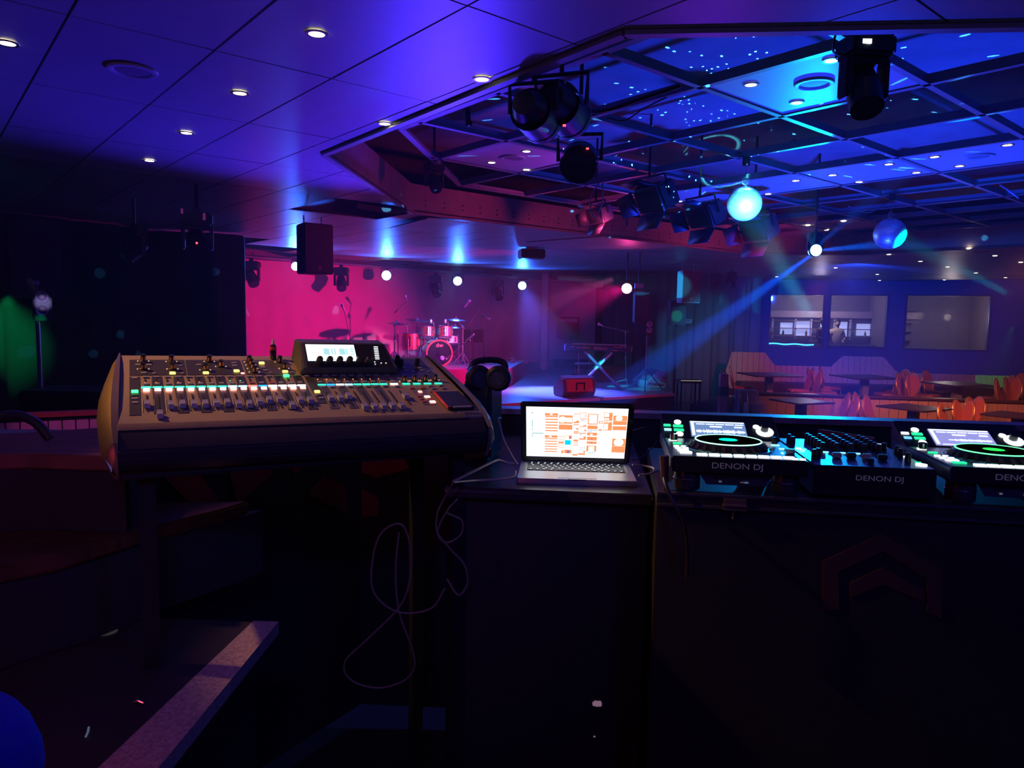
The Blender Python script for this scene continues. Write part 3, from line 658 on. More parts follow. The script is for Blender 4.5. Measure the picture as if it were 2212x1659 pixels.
table(1868, 813, -1.20, TIER, 1.1, R(5), 'dark table in the middle of the raised level')
table(2068, 828, -1.25, TIER, 1.0, R(10), 'dark table with a purple lit leg on the right of the raised level')
p = at(1562, 845, 13.6); pt = thing('striped_post', 'short pinkish post with a dark band left of the seating', 'post', (p.x, p.y, 0))
MB().box((0, 0, .62), (.15, .15, 1.24)).build('post_body', mat('post_paint', (.6, .3, .3), .6), pt, .01)
MB().box((0, 0, .92), (.155, .155, .18)).build('dark_band', mat('band_green', (.05, .16, .14), .6), pt)
# ================================================================== STAGE OBJECTS
def ytruss(px): t = (px - CX) / FPX; return 15.0 / (CA - t * SA)
ta, tb = at(528, 553, ytruss(528)), at(1176, 604, ytruss(1176))
tr_ = thing('lighting_bar', 'long horizontal lighting bar above the backdrop', 'lighting bar', ta)
MB().tube([(0, 0, 0), tb - ta], .028, 8).build('bar', STEEL, tr_)
MB().tube([(0, 0, .16), tb - ta + Vector((0, 0, .14))], .018, 8).build('cable_rail', BMET, tr_)
for k in range(5):
    q = (tb - ta) * (k / 4 + .02 * (k == 0) - .02 * (k == 4)); MB().tube([q, (q.x, q.y, CZ - ta.z)], .012, 6).build('hanger', BMET, tr_)
t2a, t2b = at(1184, 608, 20.3), at(1288, 604, 19.6)
b2 = thing('lighting_bar', 'short pale lighting bar right of the slim column', 'lighting bar', t2a)
MB().tube([(0, 0, 0), t2b - t2a], .03, 8).build('bar', STEEL, b2)
for q in (Vector((.1, 0, 0)), (t2b - t2a) * .95): MB().tube([q, (q.x, q.y, CZ - t2a.z)], .012, 6).build('hanger', BMET, b2)
def moving_head(top, s, dirv, label, name='moving_head', yaw=0, lens=None, group=None, drop=.0):
    t = thing(name, label, 'stage light', top, (0, 0, yaw), group)
    MB().tube([(0, 0, drop), (0, 0, -.05 * s)], .02 * s, 8).box((0, 0, -.03 * s), (.07 * s, .05 * s, .06 * s)).build('clamp', BMET, t)
    b = MB().box((0, 0, -.12 * s), (.30 * s, .22 * s, .13 * s)).build('base', BLACK, t, .02 * s)
    y = MB()
    y.box((0, 0, -.205 * s), (.27 * s, .10 * s, .04 * s))
    for sx in (-1, 1): y.box((sx * .135 * s, 0, -.31 * s), (.035 * s, .10 * s, .25 * s))
    y.build('yoke', BLACK, t, .01 * s)
    c = Vector((0, 0, -.37 * s)); D = Matrix.Rotation(-yaw, 3, 'Z') @ Vector(dirv).normalized()
    f, r_ = c + D * .17 * s, c - D * .16 * s
    MB().cyl(r_, c, .08 * s, .105 * s, 16).cyl(c, f, .105 * s, .10 * s, 16).build('head', BLACK, t)
    MB().cyl(f, f + D * .012 * s, .082 * s, .082 * s, 16).build('lens', lens or mat('dark_lens', (.05, .06, .08), .08), t)
    return t
for px, py, nm, dv in ((543, 560, 'leftmost black moving head, left end of the stage bar', (.5, -.6, -.8)), (737, 574, 'black moving head right of the hanging left loudspeaker', (.2, -.7, -.7)),
                       (941, 592, 'black moving head between the first two blue pars', (.3, -.6, -.8)), (1076, 602, 'black moving head left of the rightmost blue par', (.3, -.6, -.8))):
    moving_head(at(px, py - 2, ytruss(px)), 1.08, dv, nm, group='moving heads on the stage bar')
def par(p, tgt, r, L, label, lens, top=None, group=None, body=BLACK, marks=None):
    p = Vector(p); t = thing('par_can', label, 'stage light', p, group=group)
    D = (Vector(tgt) - p).normalized()
    MB().cyl(-D * L * .55, -D * L * .2, r * .55, r * .9, 18).cyl(-D * L * .2, D * L * .45, r, r, 20, caps=False).build('can', body, t)
    MB().cyl(D * L * .40, D * L * .47, r * 1.07, r * 1.07, 20, caps=False).build('front_rim', body, t)
    MB().cyl(D * L * .38, D * L * .40, r * .95, r * .95, 20).build('lens', lens, t)
    S = D.cross(Vector((0, 0, 1))).normalized(); h = (top - p.z) if top else r * 2.2
    y = MB().tube([S * r * 1.15, S * r * 1.2 + Vector((0, 0, r * 1.4)), -S * r * 1.2 + Vector((0, 0, r * 1.4)), -S * r * 1.15], .010 + r * .04, 6)
    y.tube([(0, 0, r * 1.4), (0, 0, h)], .014, 6); y.build('yoke', BMET, t)
    return t
BL = glow('blue_lens', (.25, .75, 1), 8)
for px, py, nm in ((836, 595, 'lit blue par can, left one of the three in view'), (989, 607, 'lit blue par can above the drum kit'), (1128, 617, 'lit blue par can, right one beside the projector')):
    p = at(px, py, ytruss(px) - .05); par(p, (p.x, p.y - 2, p.z - .1), .115, .2, nm, BL, CZ - .25, 'blue pars on the stage bar')
p = at(641, 576, 14.9); par(p, (p.x, p.y - 2, p.z), .09, .2, 'blue par can mostly hidden behind the left hanging loudspeaker', BL, CZ - .25, 'blue pars on the stage bar')
p = at(1354, 623, 13.7); par(p, at(1330, 660, 5), .10, .22, 'lit pink par can hanging right of the stage', glow('pink_lens', (1, .35, .6), 8), CZ)
t_ = thing('lamp_bracket', 'pinkish mounting bracket right of the lit pink par', 'bracket', at(1380, 626, 13.7))
MB().box((0, 0, .07), (.16, .05, .09)).box((-.02, 0, -.03), (.26, .02, .02)).build('plate', STEEL, t_)
MB().tube([(0, 0, .1), (0, 0, CZ - at(1380, 626, 13.7).z)], .012, 6).build('hanger', BMET, t_)
# hanging loudspeakers
def loudspeaker(p, w_, d_, h_, yaw, label, hang, body=BLACK, tilt=0):
    t = thing('hanging_loudspeaker', label, 'loudspeaker', p, (tilt, 0, yaw))
    MB().prism([(-w_ / 2, -d_ / 2), (w_ / 2, -d_ / 2), (w_ * .36, d_ / 2), (-w_ * .36, d_ / 2)], -h_ / 2, h_ / 2).build('cabinet', body, t, .012)
    MB().box((0, -d_ / 2 - .006, 0), (w_ * .93, .012, h_ * .95)).build('grille', mat('speaker_grille', (.22, .10, .11), .5, noise=.2, scale=200), t)
    MB().box((0, -d_ / 2 - .015, -h_ * .38), (.05, .006, .055)).build('badge', mat('badge_red', (.8, .2, .2), .5), t)
    for sx in (-1, 1):
        c = MB(); n = max(3, int((hang - p[2] - h_ / 2) / .05))
        for k in range(n): c.tube([(sx * w_ * .3 + (.008 if k % 2 else 0) * math.cos(a_), (0 if k % 2 else .008) * math.cos(a_), h_ / 2 + .025 + k * (hang - p[2] - h_ / 2) / n + .024 * math.sin(a_)) for a_ in [i * R(60) for i in range(6)]], .005, 5, closed=True)
        c.build('chain', STEEL, t)
    return t
BRN = mat('cabinet_brown', (.12, .05, .055), .55)
loudspeaker(at(676, 539, 9.4), .40, .36, .63, R(40), 'large black loudspeaker hanging in front of the backdrop at left', CZ, BRN)
loudspeaker(at(1485, 620, 16.0), .44, .38, .70, R(13), 'loudspeaker with a bright cyan lit side hanging right of the stage', CZ, mat('cabinet_grey', (.4, .42, .45), .6))
lamp('speaker_side_cyan', 'SPOT', at(1200, 600, 12.5), (0, .6, 1), 1500, at(1462, 620, 16.0), .03, 9, .3)
# projector
p = at(1148, 549, 13.2); t = thing('projector', 'black projector on a ceiling pole above the stage front', 'projector', p, (0, 0, R(12)))
MB().box((0, 0, 0), (.44, .34, .17)).build('body', BMET, t, .02)
MB().cyl((-.12, -.17, 0), (-.12, -.20, 0), .045, .045, 16).build('lens', mat('dark_lens', (.05, .06, .08), .08), t)
MB().cyl((0, 0, .08), (0, 0, CZ - p.z), .025).box((0, 0, .1), (.18, .12, .03)).build('pole', STEEL, t)
q = at(1095, 523, 11.7) - p; q2 = at(1236, 504, 10.3) - p
MB().tube([q, q2], .012, 6).build('cross_bar', STEEL, t)

# ---- stands
def mic_stand(name, foot, top, label, boom=None, mic=None, z0=None, weight=False, r=.011, mat_=BMET, group=None, wide=.28):
    foot = Vector(foot); t = thing('microphone_stand', label, 'microphone stand', foot, group=group)
    T_ = Vector(top) - foot
    b = MB()
    for k in range(3):
        a_ = R(30 + 120 * k); b.tube([(0, 0, .14), (wide * math.cos(a_), wide * math.sin(a_), .012)], .010, 6)
    b.sphere((0, 0, .14), .028, 8); b.build('tripod', mat_, t)
    MB().tube([(0, 0, .1), T_ * .55], r * 1.2, 8).tube([T_ * .5, T_], r * .8, 8).build('pole', mat_, t)
    MB().sphere(T_, .026, 8).sphere(T_ * .55, .022, 8).build('clutch', mat_, t)
    if boom:
        p0, p1 = Vector(boom[0]) - foot, Vector(boom[1]) - foot
        MB().tube([p0, p1], r * .7, 8).tube([p0, p0 + (p1 - p0) * .3], r * 1.5, 8).build('boom', STEEL, t)
    if mic:
        m0, m1 = Vector(mic[0]) - foot, Vector(mic[1]) - foot; d = (m1 - m0)
        g = MB().cyl(m0, m0 + d * .7, .012, .02, 10); g.sphere(m0 + d * .85, .032, 10); g.build('microphone', mat('mic_silver', (.5, .5, .55), .35, .6), t)
    return t
mic_stand(0, (*at(763, 760, 13.2).xy, ST), at(757, 735, 13.2), 'microphone stand at the front left of the stage in front of the backdrop', (at(763, 757, 13.2), at(743, 668, 13.2)), (at(744, 672, 13.2), at(738, 657, 13.2)))
mic_stand(0, (*at(860, 760, 16.3).xy, ZR), at(859, 672, 16.3), 'overhead drum microphone stand left of the kit, boom to the right', (at(852, 676, 16.3), at(878, 651, 16.2)), (at(879, 650, 16.2), at(875, 638, 16.1)), mat_=mat('red_metal', (.5, .12, .12), .4, .5))
mic_stand(0, on(1015, 832, -1.45), at(1015, 736, 14.6), 'microphone stand in front of the drum riser with boom into the bass drum', (at(1024, 722, 14.5), at(970, 770, 15.0)), (at(971, 769, 15.0), at(963, 775, 15.1)), wide=.22)
mic_stand(0, (*at(1021, 780, 16.1).xy, ZR), at(1019, 693, 16.1), 'overhead drum microphone stand with long boom, right of the kit', (at(1014, 699, 16.1), at(1037, 668, 16.0)), (at(1003, 664, 15.6), at(1016, 648, 15.6)))
mic_stand(0, (*at(1046, 783, 16.4).xy, ZR), at(1043, 682, 16.4), 'rightmost microphone stand on the drum riser', (at(1041, 678, 16.4), at(1050, 684, 16.3)), (at(1050, 684, 16.3), at(1058, 690, 16.3)))
mic_stand(0, on(1352, 834, -1.45), at(1351, 716, 14.2), 'microphone stand in front of the keyboard with boom to the left', (at(1360, 717, 14.2), at(1302, 705, 14.2)), (at(1302, 704, 14.2), at(1293, 699, 14.2)), wide=.45, mat_=STEEL)
# ---- drum kit
REDSP = mat('red_sparkle', (.75, .03, .07), .25, .3, noise=.5, scale=60)
HEADW = mat('drum_head_white', (.75, .78, .82), .45)
def drum(p, ax, r, L, label, name='drum', shell=REDSP, top=HEADW, front=None, legs=0, lugs=8, rim=CHROME):
    p = Vector(p); t = thing(name, label, 'drum', p, group='drum kit'); D = Vector(ax).normalized()
    MB().cyl(-D * L / 2, D * L / 2, r, r, 28, caps=False).build('shell', shell, t)
    S = D.cross(Vector((0, 0, 1))); S = S.normalized() if S.length > .01 else Vector((1, 0, 0)); Q = S.cross(D)
    for s_, m_, nm in ((1, top, 'drum_head'), (-1, HEADW, 'bottom_head')):
        MB().cyl(D * s_ * L / 2, D * s_ * (L / 2 + .004), r * .98, r * .98, 28).build(nm, m_, t)
        ring = [D * s_ * L / 2 + r * 1.02 * (math.cos(R(15 * k)) * S + math.sin(R(15 * k)) * Q) for k in range(24)]
        MB().tube(ring, .012 if r < .25 else .020, 6, closed=True).build('hoop', rim if s_ < 0 or not front else front, t)
    lg = MB()
    for k in range(lugs):
        a_ = 2 * math.pi * k / lugs; o_ = (r + .012) * (math.cos(a_) * S + math.sin(a_) * Q); lg.cyl(o_ - D * L * .32, o_ + D * L * .32, .008, n=6)
        lg.sphere(o_ + D * L * .2, .016, 6).sphere(o_ - D * L * .2, .016, 6)
    lg.build('lug', CHROME, t, kind='stuff')
    for k in range(legs):
        a_ = R(120 * k + 20); e_ = Vector((math.cos(a_) * (r + .03), math.sin(a_) * (r + .03), 0))
        MB().tube([(e_.x, e_.y, L * .2), (e_.x, e_.y, ZR - p.z + .01), (e_.x * 1.15, e_.y * 1.15, ZR - p.z + .01)], .008, 6).build('leg', CHROME, t)
    return t
kick_ax = Vector((.33, -1, 0)).normalized(); kf = at(949, 766, 15.35)
kp = Vector((kf.x, kf.y, ZR + .285)) - kick_ax * .21
kd = drum(kp, kick_ax, .27, .42, 'large bass drum with a black front head and red hoop', 'bass_drum', mat('kick_shell', (.65, .4, .5), .3), mat('black_head', (.006, .005, .010), .6, spec=.08), mat('red_hoop', (.8, .05, .06), .35))
FM = aim(kick_ax * .225, kick_ax * 2)
FM = Matrix(((FM[0][0], FM[0][2], FM[0][1], kick_ax.x * .216), (FM[1][0], FM[1][2], FM[1][1], kick_ax.y * .216), (FM[2][0], FM[2][2], FM[2][1], 0), (0, 0, 0, 1)))
FM2 = Matrix(((-FM[0][0], FM[0][1], FM[0][2], FM[0][3]), (-FM[1][0], FM[1][1], FM[1][2], FM[1][3]), (-FM[2][0], FM[2][1], FM[2][2], 0), (0, 0, 0, 1)))
text('head_logo', 'dw', .13, mat('logo_red', (.9, .08, .1), .5), kd, FM2 @ Matrix.Translation((0, .17, .006)), .001)
MB(FM2).lathe([(0, .005), (.05, .005), (.05, .009), (0, .009)], Matrix.Translation((.06, -.1, 0)), 16).build('port_hole', mat('port_ring', (.2, .2, .45), .4), kd)
for sx in (-1, 1):
    q = Vector((-kick_ax.y, kick_ax.x, 0)) * sx * .20; MB().tube([q + kick_ax * .12 + Vector((0, 0, -.16)), q * 1.6 + kick_ax * .24 + Vector((0, 0, -.285 + .01))], .010, 6).build('spur', CHROME, kd)
drum(at(925, 717, 15.6), (0.0, .15, 1), .135, .22, 'left rack tom, red sparkle, above the bass drum', 'rack_tom')
drum(at(962, 717, 15.6), (0.0, .15, 1), .145, .23, 'right rack tom, red sparkle, above the bass drum', 'rack_tom')
fp = at(889, 738, 15.7); drum(fp, (0, .05, 1), .19, .36, 'red sparkle floor tom left of the bass drum', 'floor_tom', legs=3)
sp_ = at(926, 738, 15.9); drum(sp_, (0, 0, 1), .18, .14, 'chrome snare drum behind the bass drum', 'snare_drum', CHROME, legs=3)
sp_ = at(972, 734, 15.9); drum(sp_, (0, .1, 1), .17, .17, 'small snare drum with bright head right of the snare', 'snare_drum', mat('pink_shell', (.7, .4, .5), .3), legs=3)
CYM = mat('cymbal_bronze', (.45, .6, .62), .22, .9)
def cymbal(px, py, Y, r, basepx, label, tiltx=.1, boomfrom=None):
    c = at(px, py, Y); foot = Vector((*at(basepx, 760, Y).xy, ZR)); t = thing('cymbal_stand', label, 'cymbal', foot, group='drum kit')
    cc = c - foot; top = Vector((0, 0, cc.z - .06)) if not boomfrom else at(*boomfrom, Y) - foot
    b = MB()
    for k in range(3):
        a_ = R(50 + 120 * k); b.tube([(0, 0, .30), (.24 * math.cos(a_), .24 * math.sin(a_), .01)], .010, 6).tube([(0, 0, .12), (.13 * math.cos(a_), .13 * math.sin(a_), .13)], .006, 6)
    b.build('tripod', CHROME, t)
    MB().tube([(0, 0, .08), top * .6], .015, 8).tube([top * .55, top], .010, 8).sphere(top, .028, 8).sphere(top * .6, .024, 8).build('pole', CHROME, t)
    MB().tube([top - (cc - top) * .25, cc], .010, 8).build('boom', CHROME, t)
    MB().lathe([(0, .035), (.03, .03), (.045, .012), (r * .6, .0), (r, -.012), (r, -.015), (r * .6, -.004), (.045, .007), (0, .02)], Matrix.Translation(cc) @ Matrix.Rotation(tiltx, 4, 'Y') @ Matrix.Rotation(.10, 4, 'X'), 28).build('cymbal', CYM, t)
    MB().cyl(cc, cc + Vector((0, 0, .07)), .012, .012, 8).build('wing_nut', CHROME, t)
cymbal(856, 698, 16.0, .19, 852, 'small cymbal at the far left of the drum kit', .08)
cymbal(901, 691, 15.7, .25, 879, 'large crash cymbal left of the toms', .10, (880, 702))
cymbal(985, 690, 15.7, .21, 1000, 'crash cymbal above the right tom', .05, (1000, 706))
cymbal(983, 706, 16.1, .14, 974, 'small splash cymbal behind the right tom', .05)
for px, lab in ((931, 'left clip microphone on the rack toms'), (962, 'right clip microphone on the rack toms')):
    p = at(px, 694, 15.5); t = thing('drum_microphone', lab, 'microphone', p, group='clip microphones')
    MB().sphere((0, 0, 0), .04, 10, (.8, .8, 1.3)).build('grille', mat('mic_silver', (.5, .5, .55), .35, .6), t)
    MB().tube(bez([(0, 0, -.05), (.05, 0, -.02), (.06, .0, -.16), (0, .03, -.24)]), .008, 6).build('gooseneck', BMET, t)
p = (*at(905, 776, 16.4).xy, ZR); t = thing('drum_stool', 'dark round drum stool behind the kit', 'stool', p)
MB().lathe([(0, .50), (.16, .50), (.17, .53), (.16, .57), (0, .58)], n=20).build('seat', BLACK, t)
MB().cyl((0, 0, .05), (0, 0, .5), .018).build('pole', CHROME, t)
for k in range(3): MB().tube([(0, 0, .2), (.22 * math.cos(2.1 * k), .22 * math.sin(2.1 * k), .01)], .012, 6).build('leg', CHROME, t)
# music stand tray behind, right of kit
p = Vector((*at(1022, 782, 17.0).xy, ZR)); t = thing('music_stand', 'black music stand behind the microphone stands', 'music stand', p)
MB().box((0, 0, .62), (.5, .03, .30)).build('tray', BLACK, t, .01); MB().tube([(0, 0, 0.02), (0, 0, .5)], .012, 6).box((0, 0, .01), (.3, .3, .02)).build('pole', BMET, t)
# floor fan
p = on(1108, 812, -1.45); p = at(1104, 790, 17.2); fan = thing('floor_fan', 'round floor fan with pink lit blades right of the drum riser', 'fan', (p.x, p.y, ST))
fc = Vector((0, 0, p.z - ST)); cg = MB()
for rr in (.19, .12): cg.tube([fc + Vector((rr * math.cos(R(15 * k)), -.05, rr * math.sin(R(15 * k)))) for k in range(24)], .006, 5, closed=True)
for k in range(12): cg.tube([fc + Vector((.04 * math.cos(R(30 * k)), -.06, .04 * math.sin(R(30 * k)))), fc + Vector((.19 * math.cos(R(30 * k)), -.05, .19 * math.sin(R(30 * k))))], .003, 4)
cg.build('cage', STEEL, fan)
for k in range(4):
    MB(Matrix.Translation(fc) @ Matrix.Rotation(R(90 * k + 20), 4, 'Y')).add([(.03, 0, -.02), (.17, -.02, -.07), (.17, .03, .06), (.03, .01, .02)], [(0, 1, 2, 3)]).build('blade', mat('fan_blade', (.7, .4, .4), .3), fan).modifiers.new('t', 'SOLIDIFY').thickness = .004
MB().cyl(fc, fc + Vector((0, .12, 0)), .05).build('motor', BLACK, fan)
MB().tube([(-.2, .02, fc.z), (-.21, .02, .02), (.21, .02, .02), (.2, .02, fc.z)], .012, 6).build('foot', BMET, fan)
# dark clutter boxes behind the fan
for px, w_, h_, lab in ((1130, .5, .24, 'low dark equipment box behind the fan'), (1152, .3, .3, 'small dark equipment box with an orange cloth behind the fan')):
    p = on(px, 806, -1.45); MB().box((0, 0, h_ / 2), (w_, .35, h_)).build('equipment_box', BMET, loc=(p.x, p.y, ST), label=lab, cat='box', bevel=.01)
# wedge monitors
def wedge(p, yaw, label, body, rear):
    t = thing('stage_monitor', label, 'loudspeaker', p, (0, 0, yaw))
    prof = [(-.22, 0), (.16, 0), (.23, .12), (.17, .34), (.04, .40), (-.26, .16)]     # (y, z); +y is the back
    vs = [(x, y, z) for x in (-.33, .33) for y, z in prof]; n = len(prof)
    MB().add(vs, [list(range(n)), list(range(n, 2 * n))[::-1]] + [(i, (i + 1) % n, n + (i + 1) % n, n + i) for i in range(n)]).build('cabinet', body, t, .02)
    MB().add([(-.27, -.255, .19), (.27, -.255, .19), (.27, .02, .395), (-.27, .02, .395)], [(0, 1, 2, 3)]).build('grille', mat('grille_dark', (.06, .06, .07), .6), t).modifiers.new('t', 'SOLIDIFY').thickness = -.012
    MB().add([(-.27, .232, .11), (.27, .232, .11), (.27, .178, .33), (-.27, .178, .33), (-.27, .22, .10), (.27, .22, .10), (.27, .165, .33), (-.27, .165, .33)], [(0, 1, 2, 3), (7, 6, 5, 4), (0, 4, 5, 1), (3, 2, 6, 7), (0, 3, 7, 4), (1, 5, 6, 2)]).build('rear_panel', rear, t, .01)
    MB().tube([(-.08, .235, .14), (-.08, .245, .27), (.08, .245, .27), (.08, .235, .14)], .013, 6).build('handle', BLACK, t)
    MB().box((0, -.0, .405), (.16, .03, .012)).build('top_handle', BLACK, t, .004)
    return t
wedge(on(1242, 857, -1.45) + Vector((0, .1, 0)), R(180 + 22), 'stage monitor seen from behind with a red lit back panel', mat('monitor_body', (.16, .10, .12), .5), mat('monitor_rear_red_lit', (.75, .10, .09), .5))  # red light on the back panel is put into its colour
wedge(on(1402, 838, -1.45) + Vector((.05, .1, 0)), R(-72), 'stage monitor at the right of the stage with a cyan lit edge', mat('monitor_grey', (.28, .26, .34), .5), mat('monitor_grey2', (.2, .18, .26), .5))
lamp('monitor_edge_cyan', 'SPOT', at(1130, 640, 13.0), (0, .6, 1), 700, on(1385, 830, -1.35), .03, 10, .4)
# keyboard on X stand
k0, k1 = at(1222, 752, 15.0), at(1363, 752, 14.6); kc = (k0 + k1) / 2; kw = (k1 - k0).length
kb = thing('stage_piano', 'long black stage piano on a cross stand, lettering on its back', 'keyboard', kc, (0, 0, math.atan2((k1 - k0).y, (k1 - k0).x)))
MB().box((0, .12, 0), (kw, .30, .12)).build('case', BLACK, kb, .012)
MB().box((-kw / 2 - .01, .12, 0), (.03, .31, .13)).build('end_cheek', mat('cheek_blue', (.2, .2, .5), .4), kb, .008)
KT = Matrix.Rotation(R(90), 4, 'X')
red_t = mat('red_lettering', (.8, .12, .14), .5)
text('lettering', 'Roland', .085, red_t, kb, Matrix.Translation((.06, -.033, 0)) @ KT, sx=1.15)
text('lettering', 'RD-700SX', .06, red_t, kb, Matrix.Translation((-.30, -.033, 0)) @ KT, sx=1.1)
for x_, z_, w_ in ((.42, .03, .16), (.52, .045, .14), (.36, -.04, .12), (-.52, .02, .08)): MB().box((x_, -.033, z_), (w_, .004, .012)).build('back_trim', red_t, kb)
for k in range(52): MB().box((-kw * .42 + k * kw * .84 / 52, .22, .066), (kw * .84 / 52 - .002, .14, .014)).build('key', HEADW, kb)
kf_ = on(1335, 841, -1.45)
ks = thing('keyboard_stand', 'cross stand under the stage piano, one leg lit cyan', 'stand', (kc.x, kc.y, ST))
zt = kc.z - ST - .07
MB().tube([(-.26, -.03, zt), (.48, -.16, .02)], .028, 8).build('leg', mat('stand_dark', (.14, .08, .12), .5), ks)
MB().tube([(.30, -.02, zt), (-.42, -.12, .02)], .028, 8).build('leg', mat('stand_cyan_lit', (.5, .6, .65), .4), ks, label='leg lit bright cyan')  # cyan light on this leg is partly put into its paler colour
MB().tube([(-.26, .25, zt), (.48, .25, .02)], .028, 8).build('leg', BMET, ks)
MB().tube([(.30, .25, zt), (-.42, .25, .02)], .028, 8).build('leg', BMET, ks)
for x_ in (-.26, .30): MB().tube([(x_, -.06, zt + .0), (x_, .32, zt + .0)], .022, 8).build('cross_bar', BMET, ks)
for x_ in (-.42, .48): MB().tube([(x_, -.2, .02), (x_, .3, .02)], .022, 8).build('foot_bar', BMET, ks)
lamp('stand_leg_cyan', 'SPOT', at(1150, 630, 13.0), (0, .6, 1), 1500, at(1292, 785, 14.8), .03, 7, .3)
p = on(1263, 822, -1.45); t = thing('metal_frame_stool', 'pale metal framed stool behind the stage piano', 'stool', (p.x, p.y + .2, ST), (0, 0, .2))
MB().tube([(-.14, 0, .0), (-.14, 0, .62), (.12, 0, .62), (.12, 0, .0)], .013, 6).build('frame', mat('pale_pink_metal', (.8, .4, .5), .4), t)
MB().box((.02, .0, .38), (.42, .30, .04)).build('seat', PANEL, t, .01)
for sx in (-.14, .12): MB().tube([(sx, .26, .38), (sx, .28, .0)], .013, 6).build('leg', STEEL, t)
# black speaker stack and its ringed effect speaker, right of stage
def ring_column(p, hz, r, label, pole=True, zf=0, side=1, green=False):
    t = thing('speaker_stand', label, 'loudspeaker', (p.x, p.y, zf), (0, 0, -math.atan2(p.x, p.y))); h = p.z - zf
    MB().box((0, .13, h + r * .9), (r * 2.9, .22, r * 5.6)).build('cabinet', BLACK, t, .01)
    for k, nm in ((0, 'driver'), (1, 'driver')):
        z = h + k * r * 2.2
        d_ = thing_part = MB().lathe([(r * .55, .0), (r * .7, .02), (r, .025), (r, 0)], Matrix.Translation((0, .02, z)) @ Matrix.Rotation(R(90), 4, 'X'), 24, False).build('driver_ring', mat('ring_silver', (.6, .6, .68), .3, .6), t)
        MB().sphere((0, .015, z), r * .5, 12, (1, .4, 1)).build('driver_cone', mat('cone_pinkish', (.3, .2, .25), .4), t)
    MB().tube([(-r * .8, .13, 0.25), (-r * .8, .13, h - r * 1.9)], .018, 8).build('pole', STEEL, t)
    for k in range(3): MB().tube([(-r * .8, .13, .45), (-r * .8 + .4 * math.cos(2.1 * k + .5), .13 + .4 * math.sin(2.1 * k + .5), .01)], .012, 6).build('leg', BMET, t)
    return t
ring_column(at(92, 669, 6.8), 0, .055, 'slim black speaker with two silver rings on a green lit stand at left')
ring_column(at(1403, 713, 14.5), 0, .056, 'slim black speaker with two silver rings on a stand right of the stage', zf=ST)
p = at(78, 611, 6.9); MB().box((0, 0, 0), (.045, .02, .038)).build('label_plate', mat('lavender_label', (.6, .55, .9), .5), loc=p, label='small lavender label plate above the two ringed drivers', cat='label')
p = at(78, 560, 7.15); MB().box((0, 0, 0), (.42, .36, .75)).build('black_loudspeaker', BLACK, loc=p, rot=(0, 0, R(33)), label='black loudspeaker cabinet above the ringed speaker at left', cat='loudspeaker', bevel=.02)
p = at(1385, 665, 14.9); MB().box((0, 0, 0), (.30, .3, .62)).build('black_loudspeaker', mat('stack_black', (.03, .02, .04), .6), loc=p, label='black loudspeaker on its pole above the ringed speaker, right of the stage', cat='loudspeaker', bevel=.02)
p = at(1462, 676, 16.8); MB().box((0, 0, 0), (.36, .3, .55)).cyl((0, 0, -.27), (0, 0, -p.z + .02), .025).cyl((0, 0, -p.z + .03), (0, 0, -p.z), .2, .22, 16).build('black_loudspeaker', mat('stack_black', (.03, .02, .04), .6), loc=p, label='dark loudspeaker below the cyan lit hanging one', cat='loudspeaker', bevel=.02)
# small things at the right end of the stage
p = at(1485, 694, 19.4); t = thing('wall_sign', 'tiny pale rectangular sign on the blue green drape', 'sign', p)
MB().box((0, 0, 0), (.22, .02, .11)).build('plate', mat('sign_pale', (.6, .55, .7), .5), t); MB().box((0, -.013, .02), (.14, .004, .022)).box((0, -.013, -.02), (.17, .004, .012)).build('print', BLACK, t)
p = on(1447, 843, -1.45); t = thing('headphones', 'small pinkish headphones lying at the right corner of the stage', 'headphones', (p.x - .12, p.y + .25, ST))
MB().tube([(.09 * math.cos(R(20 * k)), 0, .12 + .09 * math.sin(R(20 * k))) for k in range(0, 10)], .010, 6).build('headband', mat('pink_plastic', (.7, .35, .4), .4), t)
for sx in (-1, 1): MB().cyl((sx * .09, 0, .09), (sx * .06, 0, .09), .05).build('ear_cup', mat('pink_plastic', (.7, .35, .4), .4), t)
p = on(1433, 836, -1.45); MB().box((0, 0, .15), (.3, .3, .30)).build('stage_box', mat('brown_box', (.25, .08, .12), .7), loc=(p.x, p.y + .5, ST), label='brownish box behind the small headphones', cat='box', bevel=.01)
p = on(1310, 832, -1.45); MB().box((0, 0, .18), (.95, .3, .36)).build('amplifier_case', BLACK, loc=(p.x + .35, p.y + .9, ST), label='long low black amplifier case under the stage piano', cat='case', bevel=.015)
p = at(1493, 822, 14.0); t = thing('side_table', 'low black side table with a yellow taped edge beside the stage', 'table', (p.x, p.y, 0))
MB().box((0, .2, p.z - .03), (.42, .4, .05)).build('table_top', BLACK, t); MB().box((0, -.005, p.z - .004), (.40, .012, .016)).build('tape', mat('yellow_tape', (.9, .8, .4), .5, emit=.25, ecol=(.9, .8, .4)), t)  # tape glows faintly, standing for the light on it
for sx in (-1, 1):
    for sy in (.03, .37): MB().box((sx * .18, sy, (p.z - .05) / 2), (.03, .03, p.z - .05)).build('leg', BLACK, t)

